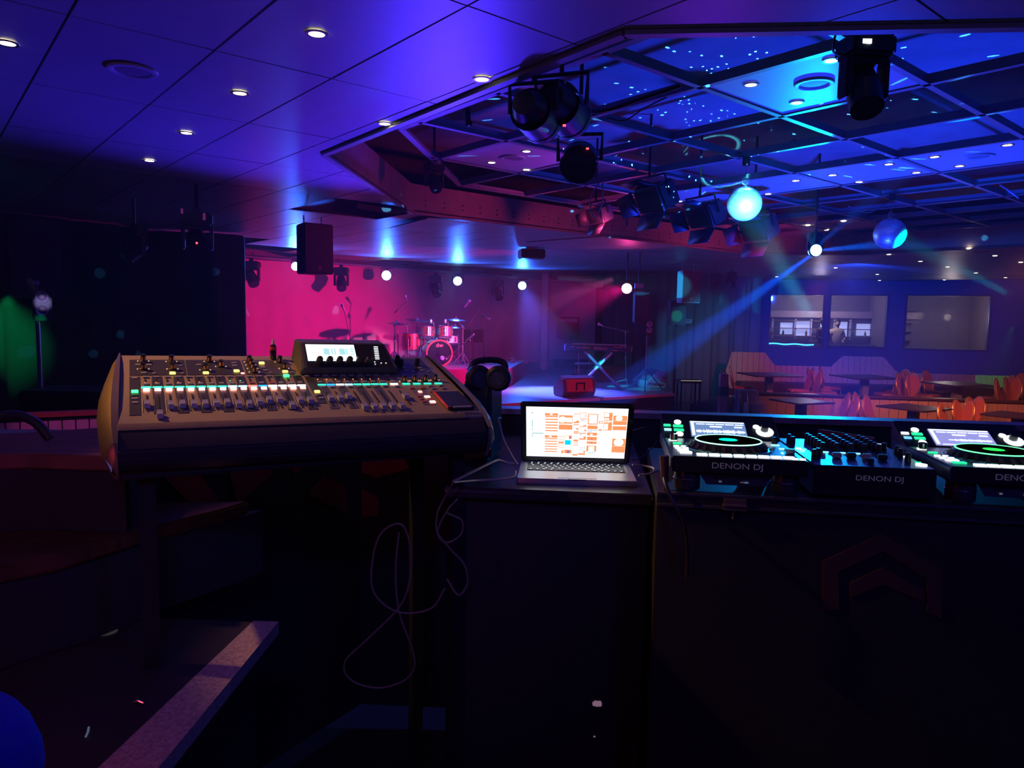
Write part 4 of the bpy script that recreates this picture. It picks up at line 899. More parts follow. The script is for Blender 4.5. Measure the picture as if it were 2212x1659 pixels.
# ================================================================== HANGING RIG
def floodlight(px, py, Y, size, yaw, pitch, label, edge=None):
    p = at(px, py, Y); t = thing('theatre_floodlight', label, 'stage light', p, group='floodlights with barn doors')
    M = Matrix.Rotation(yaw, 4, 'Z') @ Matrix.Rotation(pitch, 4, 'X'); s = size
    MB(M).box((0, 0, 0), (s, s * .55, s * .62)).build('housing', mat('flood_body', (.07, .07, .09), .5, .3), t, s * .05)
    MB(M).box((0, -s * .28, 0), (s * .86, .01, s * .5)).build('glass', mat('dark_lens', (.05, .06, .08), .08), t)
    for a_, b_ in (((-s * .5, s * .33), (s * .5, s * .33)), ((-s * .5, -s * .33), (s * .5, -s * .33))):
        sg = 1 if a_[1] > 0 else -1
        MB(M).add([(a_[0], -s * .28, a_[1]), (b_[0], -s * .28, b_[1]), (b_[0] * .8, -s * .62, b_[1] + sg * s * .28), (a_[0] * .8, -s * .62, a_[1] + sg * s * .28)], [(0, 1, 2, 3)]).build('barn_door', mat('flood_flap', (.10, .10, .13), .5, .3), t).modifiers.new('t', 'SOLIDIFY').thickness = .006
    for sg in (-1, 1):
        MB(M).add([(sg * s * .5, -s * .28, -s * .3), (sg * s * .5, -s * .28, s * .3), (sg * s * .8, -s * .58, s * .25), (sg * s * .8, -s * .58, -s * .25)], [(0, 1, 2, 3)]).build('barn_door', mat('flood_flap', (.10, .10, .13), .5, .3), t).modifiers.new('t', 'SOLIDIFY').thickness = .006
    MB(M).box((0, -s * .02, s * .33), (s * .8, .02, .02)).build('edge_strip', edge or STEEL, t)
    y = MB(); y.tube([M @ Vector((-s * .53, 0, 0)), M @ Vector((-s * .56, .0, s * .5)), M @ Vector((s * .56, 0, s * .5)), M @ Vector((s * .53, 0, 0))], .012, 6)
    tp = M @ Vector((0, 0, s * .5)); y.tube([tp, (tp.x, tp.y, EYE + 2.07 - p.z)], .014, 6); y.build('yoke', BMET, t)
    return t
floodlight(1296, 462, 8.6, .30, R(-60), R(25), 'dim pinkish theatre floodlight with barn doors, leftmost of the four', mat('pink_lit_edge', (.8, .3, .45), .5))  # pink light on this floodlight is put into its edge colour
floodlight(1418, 424, 7.6, .42, R(-62), R(28), 'large dark theatre floodlight with barn doors near the middle of the rig')
floodlight(1524, 462, 8.2, .40, R(-62), R(28), 'blue lit theatre floodlight left of the bright mirror ball')
floodlight(1640, 492, 8.4, .40, R(-62), R(28), 'theatre floodlight with open barn doors below the bright mirror ball')
pc1 = par(at(1152, 245, 4.1), at(1225, 330, 4.9), .115, .34, 'large black par can, left one of the near pair', mat('dark_lens', (.05, .06, .08), .08), EYE + 2.07, 'black par cans at the recess edge')
pc2 = par(at(1212, 232, 4.3), at(1275, 300, 5.0), .13, .40, 'large black par can, right one of the near pair', mat('dark_lens', (.05, .06, .08), .08), EYE + 2.07, 'black par cans at the recess edge')
pc3 = par(at(1252, 348, 5.0), at(1230, 420, 4.2), .125, .26, 'black par can hanging lowest of the near cluster, red indicator on top', mat('dark_lens', (.05, .06, .08), .08), EYE + 2.07, 'black par cans at the recess edge')
for px, py, Y, lab in ((1151, 212, 3.95, pc1), (1219, 271, 4.05, pc2), (1269, 321, 4.85, pc3)):
    il = MB().box((0, 0, 0), (.016, .01, .010)).build('indicator_light', glow('red_indicator', (1, .05, .06), 4 if px < 1260 else 9), loc=at(px, py, Y)); attach(il, lab)
bigmh = moving_head(at(1872, 62, 3.9), .82, (-.05, -.5, -.8), 'large black moving head at the upper right with a small lit display', yaw=R(10), drop=.12)
attach(MB().box((0, 0, 0), (.045, .008, .022)).build('display', glow('pale_display', (.8, 1, .9), 3), loc=at(1873, 89, 3.80)), bigmh)
moving_head(at(938, 345, 7.4), .62, (.3, -.75, -.6), 'small reddish moving head hanging inside the left corner of the recess', yaw=R(30), drop=.55)
moving_head(at(1762, 497, 9.3), .62, (-.6, -.75, -.5), 'lit blue moving head between the two mirror balls', lens=glow('cyan_lens', (.2, .8, 1), 9), drop=.9)
q = at(1760, 541, 9.15); par(q, (q.x, q.y - 2, q.z - .05), .075, .1, 'small bright cyan lamp under the moving head between the mirror balls', glow('cyan_lens', (.2, .8, 1), 9), EYE + 2.07)
dkmh = moving_head(at(425, 448, 7.2), .95, (.4, -.6, -.7), 'dark moving head hanging by the black curtain at upper left', yaw=R(20), drop=.22)
moving_head(at(290, 482, 8.0), .8, (-.4, -.6, -.6), 'dim moving head left of the other one by the black curtain', yaw=R(-20), drop=.27)
for px, py, w_, h_ in ((393, 456, .018, .05), (441, 468, .022, .065)):
    ls = MB().box((0, 0, 0), (w_, .01, h_)).build('magenta_strip', mat('magenta_mark', (.6, .15, .45), .5, emit=.12, ecol=(.8, .1, .5)), loc=at(px, py, 7.05)); attach(ls, dkmh)  # magenta strips with a faint emission of their own
attach(MB().sphere((0, 0, 0), .011, 8).build('indicator_light', glow('red_indicator', (1, .05, .06), 4), loc=at(425, 525, 7.0)), dkmh)
moving_head(at(1580, 584, 16.8), .75, (.2, -.7, -.7), 'dim moving head right of the cyan lit loudspeaker, right one of two', drop=.09)
moving_head(at(1545, 586, 17.0), .75, (-.2, -.7, -.7), 'dim moving head just right of the cyan lit loudspeaker, left one of two', drop=.09)
# mirror balls
MIR = mat('mirror_facets', (.85, .88, .9), .40, .75, noise=.05, scale=40)
def mirror_ball(px, py, Y, r, topz, label):
    c = at(px, py, Y); t = thing('mirror_ball', label, 'mirror ball', c)
    b = MB(); nl = 26
    for i in range(nl):
        t0, t1 = math.pi * (i + .06) / nl, math.pi * (i + .94) / nl; n = max(4, int(2 * nl * math.sin((t0 + t1) / 2)))
        for k in range(n):
            a0_, a1_ = 2 * math.pi * (k + .06) / n, 2 * math.pi * (k + .94) / n; j = Vector((random.uniform(-1, 1), random.uniform(-1, 1), random.uniform(-1, 1))) * r * .004
            P_ = [Vector((r * math.sin(tt) * math.cos(aa), r * math.sin(tt) * math.sin(aa), r * math.cos(tt))) for tt, aa in ((t0, a0_), (t0, a1_), (t1, a1_), (t1, a0_))]
            P_[0] += j; P_[2] -= j * .5; b.add(P_, [(0, 1, 2, 3)])
    b.build('mirror_tile', MIR, t, smooth=False, kind='stuff')
    MB().sphere((0, 0, 0), r * .985, 24).build('core', mat('ball_core', (.3, .32, .34), .3, .8), t)
    MB().cyl((0, 0, r * .97), (0, 0, r * 1.08), r * .14).build('cap', STEEL, t)
    ch = MB(); L = topz - c.z - r * 1.05; n = int(L / .028)
    for k in range(n):
        z = r * 1.08 + (k + .5) * L / n
        ch.tube([((.007 if k % 2 else 0) * math.cos(R(60 * q_)), (0 if k % 2 else .007) * math.cos(R(60 * q_)), z + .017 * math.sin(R(60 * q_))) for q_ in range(6)], .0028, 4, closed=True)
    ch.build('chain', STEEL, t)
    MB().tube([(.028 * math.cos(R(30 * q_)), 0, r * 1.08 + .03 + .028 * math.sin(R(30 * q_))) for q_ in range(12)], .005, 6, closed=True).build('ring', STEEL, t)
    MB().cyl((0, 0, topz - c.z), (0, 0, topz - c.z - .08), .035).build('motor', BMET, t)
mirror_ball(1608, 440, 6.8, .157, EYE + GZ, 'large mirror ball lit bright cyan, hanging from a chain')
mirror_ball(1922, 505, 8.6, .178, EYE + GZ, 'second mirror ball with a bright rim, farther right')
# loose cables in the rig
def cable(name, pts, r, m, label, group=None, n=6):
    pts = bez(pts, 8); t0 = Vector(pts[0]); return MB().tube([Vector(p) - t0 for p in pts], r, n).build(name, m, loc=t0, cat='cable', label=label, group=group)
cable('rig_cable', [at(1225, 235, 4.4), at(1300, 240, 4.6), at(1380, 215, 4.5), at(1470, 185, 4.4)], .012, BLACK, 'thick black cable running from the near par cans to the grid')
cable('rig_cable', [at(1310, 255, 5.0), at(1350, 260, 5.0), at(1390, 235, 4.9), at(1440, 210, 4.8)], .005, BMET, 'thin sagging cable below the thick one in the rig')
cable('rig_cable', [at(1300, 385, 7.6), at(1275, 430, 7.6), at(1283, 470, 7.6), at(1300, 440, 7.6), at(1302, 395, 7.6)], .008, mat('red_cable', (.6, .15, .15), .5), 'reddish hanging loop of cable by the leftmost floodlight')
cable('rig_cable', [at(1352, 440, 8.2), at(1354, 488, 8.2), at(1360, 440, 8.2)], .006, BMET, 'thin hanging cable loop between the two left floodlights')
cable('rig_cable', [at(1560, 320, 6.8), at(1640, 335, 6.9), at(1720, 300, 6.9)], .006, BMET, 'cable drooping above the bright mirror ball')
cable('rig_cable', [at(1832, 445, 8.8), at(1875, 460, 8.8), at(1918, 436, 8.8)], .005, STEEL, 'thin cable curve left of the second mirror ball chain')
cable('rig_cable', [at(1808, 60, 3.7), at(1800, 110, 3.8), at(1825, 120, 3.9)], .006, BLACK, 'short black cable hanging left of the upper right moving head')
cable('rig_cable', [at(2160, 400, 7), at(2185, 415, 7), at(2200, 428, 7), at(2175, 410, 7.1)], .006, mat('bluish_cable', (.4, .45, .6), .5), 'pale cable bundle at the right edge of the recess')
cable('rig_cable', [at(1010, 235, 5.0), at(1012, 270, 5.0), at(1016, 262, 5.0)], .02, BLACK, 'short dark bracket hanging through the grid')
# fallen insulation at the missing tile
a_ = UV(4.3, 7.35, 1.22); t = MB().tube(bez([(-.35, -.1, .0), (-.15, .0, -.02), (.05, .05, -.03), (.2, .03, .0)], 6), .035, 8).build('insulation_roll', mat('brown_insulation', (.5, .25, .2), .9, bump=.5), loc=a_, label='brown insulation sticking out of the missing ceiling tile', cat='insulation')
# ================================================================== CONTROL BOOTH
FLB = BOOTH
def onplane(px, py, M):                    # sight line against the local y=0 plane of M, in local coordinates
    Mi = M.inverted(); o = Mi @ Vector((0, 0, EYE)); d = Mi.to_3x3() @ ray(px, py); return o + d * (-o.y / d.y)
MB().box((0, .8, (FLB - .02) / 2), (7.5, 4.0, FLB - .04)).build('trim_21', CARPET, kind='structure', label='raised floor of the control booth')
LEDGE = [(3.4, 2.46), (0, 2.9), (-.62, 2.93), (-1.1, 2.15), (-3.4, 1.98)]
lz = EYE - .368
bw = thing('booth_wall', 'black booth front wall with a flat ledge catching bright blue light', 'booth wall')
def strip(pts, w0, w1, z0, z1):
    L = []; n = len(pts)
    for i, p in enumerate(pts):
        a_ = Vector(pts[max(i - 1, 0)]); b_ = Vector(pts[min(i + 1, n - 1)]); t = (b_ - a_).normalized(); nn = Vector((t.y, -t.x)); q = Vector(p)
        L.append(((q + nn * w0), (q + nn * w1)))
    m = MB()
    for (a0_, a1_), (b0_, b1_) in zip(L[:-1], L[1:]):
        m.add([(*a0_, z0), (*b0_, z0), (*b1_, z0), (*a1_, z0), (*a0_, z1), (*b0_, z1), (*b1_, z1), (*a1_, z1)], [(0, 1, 2, 3), (7, 6, 5, 4), (0, 4, 5, 1), (1, 5, 6, 2), (2, 6, 7, 3), (3, 7, 4, 0)])
    return m
strip(LEDGE, .0, .06, FLB + .001, lz - .024).build('front_board', mat('booth_black', (.035, .03, .045), .6), bw)
strip(LEDGE, -.02, .075, lz - .022, lz).build('ledge', mat('ledge_paint', (.45, .42, .45), .4, noise=.3, scale=14), bw)
# painted red shapes on the inside face of the booth wall (flat print on the wall)
red_p = mat('mural_red', (.42, .05, .06), .6, noise=.25, scale=6)
def mural(seg, polys):
    a_, b_ = Vector(LEDGE[seg]), Vector(LEDGE[seg + 1]); d = a_ - b_; M = Matrix.Translation((*b_, 0)) @ Matrix.Rotation(math.atan2(d.y, d.x), 4, 'Z') @ Matrix.Translation((0, -.006, 0))
    L = d.length
    for P_ in polys:
        q = [onplane(px, py, M) for px, py in P_]; q = [(min(max(v.x, .01), L - .01), v.z) for v in q]
        MB(M @ Matrix.Rotation(R(90), 4, 'X')).prism(q, 0, .004).build('mural_shape', red_p, bw)
mural(2, [[(700, 1028), (745, 1050), (752, 1112), (664, 1068)], [(480, 965), (555, 962), (590, 1022), (512, 1088)], [(610, 968), (640, 968), (662, 1000), (636, 1024)], [(270, 985), (390, 975), (470, 1075), (468, 1125), (440, 1120), (290, 1010)]])
mural(1, [[(782, 1055), (818, 1076), (818, 1114), (782, 1116)], [(780, 968), (870, 985), (885, 1012), (812, 1032), (782, 1020)]])
mural(0, [[(950, 925), (1020, 930), (1008, 1000), (945, 970)]])
# left ledge: row of pink lit tiles seen past the desk
tw = thing('tiled_kerb', 'row of small pink lit glazed tiles beyond the left end of the desk', 'tiles', at(165, 918, 3.2), (0, 0, R(28)))
for k in range(14):
    MB().box((-.34 + k * .052, 0, .0), (.047, .012, .047)).build('tile', mat('pink_tile', (.85, .45, .6), .25), tw, .002)
    MB().box((-.34 + k * .052, 0, -.052), (.047, .012, .047)).build('tile', mat('pink_tile', (.85, .45, .6), .25), tw, .002)
MB().box((0, .02, -.6), (.80, .025, 1.28)).build('backing', BLACK, tw)
MB().box((0, .015, .052), (.84, .06, .02)).build('cap', mat('kerb_cap', (.5, .08, .08), .5), tw)
lamp('tile_pink_spot', 'SPOT', at(330, 560, 2.3), (1, .15, .55), 9, at(165, 915, 3.2), .03, 22, .6)  # added unseen light that brightens the tiles
q = [on(px, py, -.362) for px, py in ((-260, 948), (60, 934), (238, 922), (300, 950), (250, 986), (60, 980), (-260, 992))]
lct = thing('side_counter', 'narrow reddish wooden counter top at the left edge of the desk', 'counter')
MB().prism([(v.x, v.y) for v in q][::-1], EYE - .40, EYE - .362).build('counter_top', mat('worn_wood_pink', (.34, .12, .10), .4, noise=.4, scale=6, stretch=(1, 7, 1)), lct, .004)
MB().prism([(v.x * .985, v.y + .01) for v in q][::-1], EYE - .559, EYE - .401).build('counter_body', mat('booth_black', (.035, .03, .045), .6), lct)
# shelf bench at the lower left
q = [on(px, py, -.56) for px, py in ((-420, 1330), (0, 1222), (130, 1196), (300, 1145), (480, 1100), (540, 1082), (330, 1086), (-350, 1110))]
sh = thing('side_bench', 'dim reddish wooden bench top with worn stripes at the lower left', 'bench', (0, 0, 0))
MB().prism([(v.x, v.y) for v in q][::-1], EYE - .60, EYE - .56).build('bench_top', mat('worn_wood', (.13, .05, .035), .45, noise=.45, scale=5, stretch=(1, 7, 1)), sh, .006)
MB().prism([(v.x * .98, v.y + .06) for v in q][::-1], EYE + -.798, EYE - .605).build('bench_body', mat('booth_black', (.035, .03, .045), .6), sh)
# black thick hose / cable arch at far left
cable('cable_arch', [at(-60, 930, 1.75), at(-10, 902, 1.75), at(40, 897, 1.78), at(80, 915, 1.8), at(108, 948, 1.8)], .012, mat('hose_black', (.03, .03, .04), .3), 'thick glossy black cable arching over the left ledge', n=10)
# dark equipment behind, left
p = at(172, 872, 5.5); t = thing('subwoofer', 'dark loudspeaker box with a small pale badge behind the mixing desk at left', 'loudspeaker', (p.x, p.y, FL))
MB().box((0, 0, (p.z + .12) / 2), (.62, .5, p.z + .12)).build('cabinet', BLACK, t, .02)
MB().box((.01, -.255, p.z - .05), (.032, .006, .026)).build('badge', mat('lavender_label', (.6, .55, .9), .5), t)

# ---- digital mixing desk
XM = frame(Vector((-.8255, 1.5005, EYE - .2372)), .4767, .29487, .01727)
desk = thing('mixing_desk', 'large digital mixing console with rows of lit buttons and faders', 'mixing desk', M=XM)
PAN = mat('desk_panel', (.36, .28, .18), .42, .25, noise=.06, scale=40)  # warm light put into the grey panel's colour
PAND = mat('desk_strip_dark', (.055, .05, .055), .45, .3)
CHEEK_WARM = mat('desk_cheek', (.30, .22, .14), .38, .6, noise=.08, scale=60)  # left cheek: gold tone is warm light put into the colour
RX = Matrix(((0, 0, 1, 0), (1, 0, 0, 0), (0, 1, 0, 0), (0, 0, 0, 1)))     # profile (y,z) extruded along x
MB(RX).prism([(0, 0), (.42, 0), (.43, -.01), (.36, -.205), (-.03, -.095), (-.028, -.03), (-.012, -.004)], 0, .84).build('chassis', PAN, desk)
MB(RX).prism([(-.012, -.006), (-.03, -.012), (-.06, -.035), (-.066, -.06), (-.055, -.085), (-.03, -.098)], -.002, .842).build('arm_rest', mat('arm_rest_black', (.03, .03, .04), .25), desk, .004)
MB(RX).prism([(-.003, .0012), (-.014, -.001), (-.020, -.006), (-.012, -.008), (0, -.002)], 0, .79).build('front_trim', mat('trim_gold', (.6, .45, .25), .3, .8), desk)
def cheek(sx):
    x0 = 0 if sx < 0 else .84
    rows = []
    for b, wd, top in ((-.066, .012, -.045), (-.055, .024, -.018), (-.01, .036, -.002), (.08, .043, .008), (.18, .042, .010), (.28, .034, .010), (.37, .022, .008), (.43, .008, .002)):
        dn = -.095 - .26 * max(0, b)
        rows.append([(x0, b, top), (x0 + sx * wd * .35, b, top + .002), (x0 + sx * wd * .75, b, top - .012), (x0 + sx * wd, b, top - .035), (x0 + sx * wd * .9, b, dn * .7), (x0 + sx * wd * .5, b, dn), (x0, b, dn)])
    g = MB().grid(rows); n = 7
    g.add(rows[0], [tuple(range(n))]).add(rows[-1], [tuple(range(n))[::-1]])
    return g.build('side_cheek', CHEEK_WARM if sx < 0 else mat('desk_cheek_grey', (.20, .18, .20), .4, .4), desk, label='curved end cheek with warm light coloured in as gold' if sx < 0 else 'curved grey end cheek')
cheek(-1); cheek(1)
def plate(x0, x1, y0, y1, m=PAND, name='strip_plate', z=.0012, par=desk): return MB().box(((x0 + x1) / 2, (y0 + y1) / 2, z / 2 + .0003), (x1 - x0, y1 - y0, z)).build(name, m, par)
plate(.021, .147, .277, .385, name='section_plate'); plate(.150, .285, .277, .385, name='section_plate'); plate(.290, .41, .277, .385, m=mat('desk_panel2', (.14, .115, .09), .4, .5), name='section_plate')
plate(.021, .043, .04, .267, name='section_plate')
CH = [.056 + .0239 * k for k in range(16)]; BK = [.467 + .0238 * k for k in range(8)]; MAINX = .664
for k, x in enumerate(CH):
    if k % 2: plate(x - .0112, x + .0112, .045, .268)
for k, x in enumerate(BK):
    if k % 2 == 0: plate(x - .0112, x + .0112, .045, .268, m=mat('strip_grey', (.10, .09, .10), .45, .3))
plate(.434, .455, .08, .268, name='section_plate'); plate(.70, .81, .235, .40, m=mat('desk_panel3', (.09, .085, .10), .4, .4), name='section_plate'); plate(.70, .735, .055, .15, m=mat('desk_panel4', (.26, .21, .14), .4, .5), name='section_plate')
slot_m = MB().box((0, 0, 0), (.0028, .094, .0012)).mesh('fader_slot', mat('slot_black', (.004, .004, .005), .6))
cap = MB().add([(-.0065, -.013, 0), (.0065, -.013, 0), (.0065, .013, 0), (-.0065, .013, 0), (-.006, -.011, .011), (.006, -.011, .011), (.006, -.002, .0075), (-.006, -.002, .0075), (-.006, .002, .0075), (.006, .002, .0075), (.006, .011, .011), (-.006, .011, .011)],
    [(0, 3, 2, 1), (0, 1, 5, 4), (4, 5, 6, 7), (7, 6, 9, 8), (8, 9, 10, 11), (2, 3, 11, 10), (0, 4, 7, 8, 11, 3), (1, 2, 10, 9, 6, 5)]).mesh('fader_cap', mat('fader_silver', (.55, .55, .66), .35, .5))
FP = [.084, .027, .077, .08, .079, .078, .081, .083, .073, .072, .084, .093, .095, .059, .088, .087]; BP = [.097, .096, .108, .039, .037, .039, .040, .038]
for x, y in list(zip(CH, FP)) + list(zip(BK, BP)) + [(MAINX, .101)]:
    link('fader_slot', slot_m, desk, (x, .104, .0022)); link('fader_cap', cap, desk, (x, y, .003))
    MB().box((x - .0095, .09, .0022), (.0012, .07, .0004)).build('scale_mark', mat('print_grey', (.4, .38, .36), .5), desk)
btn = {}
def button(x, y, m, w_=.013, d_=.008, h=.003, name='button', par=desk, z0=.001, rr=0):
    key = (m.name, w_, d_, h, name)
    if key not in btn: btn[key] = MB().box((0, 0, h / 2), (w_, d_, h)).mesh(name, m, .0008)
    return link(name, btn[key], par, (x, y, z0))
TEAL, LBL, WHT = glow('teal_lit', (.03, .75, .48), 1.5), glow('pale_blue_lit', (.35, .75, 1), 1.6), glow('white_lit', (1, .93, .95), 2.2)
REDL, BLUL, YEL, GRN = glow('red_strip_lit', (1, .22, .18), 1.6), glow('blue_lit', (.02, .35, 1), 1.6), glow('yellow_lit', (1, .72, .12), 3.2), glow('green_lit', (.05, 1, .25), 2.6)
MUTE = glow('mute_red_lit', (1, .42, .36), 4.5); SALM = glow('pink_lit', (1, .35, .3), 2.2)
GREYB = mat('grey_button', (.36, .33, .36), .5); REDB = mat('red_button', (.45, .10, .10), .5); GREENB = mat('green_button', (.05, .35, .12), .5)
cols = [TEAL] * 8 + [LBL] * 2 + [REDL, BLUL] + [WHT] * 4
for k, x in enumerate(CH):
    button(x, .1965, cols[k], .0215, .0085, .002, 'scribble_strip'); button(x, .179, MUTE, .0135, .011, .004, 'mute_button')
    button(x, .2625, GREENB if k == 13 or k == 15 else GREYB, .0135, .008, .003, 'select_button'); button(x, .2175, REDB if k in (10, 12) else GREYB, .012, .008, .003, 'solo_button')
    MB().box((x - .002, .239, .0018), (.003, .026, .001)).build('meter', slot_m.materials[0], desk)
    if k in (0, 1, 3, 4, 5): button(x - .002, .226, glow('meter_red', (1, .12, .05), 3), .0025, .003, .001, 'meter_light', z0=.002)
    if k in (8, 9): button(x - .002, .232, glow('meter_green', (.1, 1, .3), 2), .0035, .003, .001, 'meter_light', z0=.002)
bcols = [TEAL, BLUL, WHT, LBL, TEAL, TEAL, TEAL, TEAL]
for k, x in enumerate(BK):
    button(x, .1985, bcols[k], .0215, .0085, .002, 'scribble_strip'); button(x, .2655, GREYB, .0135, .008, .003, 'select_button'); button(x, .183, GREYB, .0125, .008, .003, 'mute_button')
    button(x - .003, .236, glow('meter_orange', (1, .35, .15), 2.5), .0025, .003, .001, 'meter_light', z0=.002); button(x, .2175, GREYB, .012, .008, .003, 'solo_button')
button(MAINX, .1985, WHT, .0215, .0085, .002, 'scribble_strip')
for x in (.699, .730, .762, .794): button(x, .1985, TEAL, .022, .0085, .002, 'scribble_strip')
for x, y in ((.116, .286), (.193, .287), (.268, .3), (.339, .359), (.39, .294), (.445, .151)): button(x, y, YEL, .0135, .010, .004, 'lit_button')
for x, y in ((.388, .264), (.032, .17)): button(x, y, GRN, .0145, .012, .004, 'lit_button')
button(.281, .283, SALM, .009, .008, .003, 'lit_button'); button(.719, .139, SALM, .011, .010, .003, 'lit_button')
for x, y in ((.727, .104), (.73, .07)): button(x, y, MUTE, .015, .010, .003, 'lit_button')
button(.0, .0, REDB, .013, .009, .003, 'button').location = (.731, .088, .001)
for x, y in ((.706, .107), (.707, .09), (.707, .071), (.704, .165), (.736, .165)): button(x, y, REDB)
for x, y in ((.032, .255), (.032, .129), (.032, .106), (.04, .345), (.065, .345), (.052, .289), (.181, .345), (.269, .359), (.268, .34), (.338, .325), (.34, .304), (.446, .132), (.447, .11), (.733, .32), (.733, .301), (.782, .32), (.783, .301), (.666, .237), (.666, .219), (.664, .265), (.666, .18), (.763, .179), (.766, .162), (.796, .182), (.797, .162), (.442, .261)): button(x, y, GREYB)
for x, y in ((.075, .286), (.138, .34), (.138, .285), (.352, .286), (.408, .289), (.75, .29), (.799, .291), (.751, .14)): button(x, y, GREYB, .009, .006, .003, 'small_button')
button(.032, .149, GREENB)
kn = MB().lathe([(.0085, 0), (.0085, .003), (.0068, .004), (.0058, .018), (.005, .0195), (0, .0195)], n=14).mesh('knob', mat('knob_black', (.02, .018, .02), .35))
cop = MB().lathe([(.0068, .0045), (.00625, .0135)], n=14, caps=False)
cop.f = [f for i, f in enumerate(cop.f) if i % 3 == 0 and len(f) == 4]
copm = cop.mesh('knob_rib', mat('copper_rib', (.9, .30, .12), .3, .7, emit=.10, ecol=(1, .2, .05)))  # copper given a faint orange glow, though no lamp
for x, y in ((.052, .374), (.051, .317), (.117, .371), (.117, .317), (.208, .372), (.193, .31), (.233, .335), (.308, .369), (.309, .345), (.31, .319), (.311, .293), (.388, .369), (.391, .319), (.699, .218), (.73, .221), (.761, .221), (.793, .224)):
    kk = link('knob', kn, desk, (x, y, .001)); link('knob_rib', copm, kk)
    for sx in (-1, 1): MB().box((sx * .0125, .0, .001), (.003, .004, .0015)).build('knob_light', mat('pale_light', (.8, .6, .35), .4, emit=.5, ecol=(1, .7, .35)), kk)
bk = MB().lathe([(.0075, 0), (.007, .02), (.0055, .024), (0, .024)], n=14).mesh('knob', mat('knob_black', (.02, .018, .02), .35))
for x, y in ((.725, .366), (.727, .337), (.778, .341)): link('knob', bk, desk, (x, y, .001))
# display pod
pod = MB().add([(.424, .272, .001), (.700, .272, .001), (.700, .40, .001), (.424, .40, .001), (.430, .265, .022), (.695, .265, .022), (.672, .345, .068), (.432, .345, .068), (.672, .40, .060), (.430, .40, .060)],
    [(0, 3, 2, 1), (0, 1, 5, 4), (4, 5, 6, 7), (7, 6, 8, 9), (3, 9, 8, 2), (1, 2, 8, 6, 5), (0, 4, 7, 9, 3)]).build('display_pod', mat('pod_grey', (.12, .11, .11), .4, .3), desk, .003)
e1 = (Vector((.695, .265, .022)) - Vector((.430, .265, .022))); e2 = Vector((.432, .345, .068)) - Vector((.430, .265, .022)); e2.x = 0; nrm = e1.cross(e2).normalized()
xx = e1.normalized(); yy = nrm.cross(xx); PF = Matrix(((xx.x, yy.x, nrm.x, .430), (xx.y, yy.y, nrm.y, .265), (xx.z, yy.z, nrm.z, .022), (0, 0, 0, 1)))
H_ = e2.length
MB(PF).add([(.012, .004, .001), (.252, .004, .001), (.236, H_ - .004, .001), (.012, H_ - .004, .001)], [(0, 1, 2, 3)]).build('bezel', BLACK, pod)
MB(PF).box((.084, .055, .0018), (.134, .058, .0012)).build('screen', glow('screen_white_blue', (.80, .92, 1), 1.6), pod)
g_ = MB(PF)
for x_, w_ in ((.083, .016), (.098, .004), (.106, .004), (.126, .016), (.139, .004), (.137, .003)): g_.box((x_ - .012, .058, .0027), (w_, .022, .0006))
for y_ in (.050, .060, .068): g_.box((.142, y_, .0027), (.012, .004, .0006))
g_.build('screen_graphic', glow('screen_teal_mark', (.35, .72, .74), 1), pod)
for k in range(6): MB(PF).lathe([(.0095, 0), (.0085, .018), (.006, .022), (0, .022)], Matrix.Translation((.045 + .0272 * k, .020, .001)), 14).build('encoder', BLACK, pod)
for k in range(8): MB(PF).box((.214 - .0006 * k, .078 - .0064 * k, .0022), (.012, .0018, .001)).build('lit_legend', glow('legend_white', (.9, .95, 1), 1.8), pod)
for x_, y_ in ((.200, .022), (.200, .014), (.218, .018), (.232, .018)): MB(PF).box((x_, y_, .0022), (.003, .002, .001)).build('lit_dot', glow('legend_white', (.9, .95, 1), 1.8), pod)
# tablet tray, right
MB().box((.79, .068, .004), (.076, .112, .012)).build('device_tray', BLACK, desk, .004)
MB().box((.7515, .068, .009), (.004, .112, .006)).build('tray_edge', mat('tray_red_lit', (.5, .03, .04), .4), desk)  # red light along the tray edge is put into its colour
MB().box((.79, .010, .012), (.05, .004, .004)).build('tray_lip', mat('tray_lip', (.35, .32, .30), .4), desk)
# little bottle standing on the desk top
bt = thing('dropper_bottle', 'small dark bottle with red contents and a clear tip standing on the mixing desk', 'bottle', XM @ Vector((.375, .395, .002)))
MB().lathe([(0, 0), (.008, 0), (.0085, .002), (.0085, .024), (.0085, .036), (.005, .039), (.0035, .041), (0, .041)], n=16).build('bottle_body', mat('bottle_dark', (.02, .015, .03), .2), bt)
MB().lathe([(.0088, .024), (.0088, .034)], n=16, caps=False).build('red_band', mat('bottle_red', (.5, .05, .04), .3), bt)
MB().lathe([(.0045, .040), (.0032, .048), (.0026, .054), (0, .056)], n=12).build('tip', GLASSY, bt)
# table carrying the desk
dt = thing('console_table', 'black table under the mixing desk', 'table', M=Matrix.Translation((-.8255, 1.5005, 0)) @ Matrix.Rotation(.4767, 4, 'Z'))
MB().box((.42, .20, EYE - .345), (.84, .42, .025)).build('table_top', BLACK, dt, .004)
for x_ in (.05, .79):
    for y_ in (.05, .36): MB().box((x_, y_, (FLB + EYE - .36) / 2), (.035, .035, EYE - .36 - FLB)).build('leg', BMET, dt)

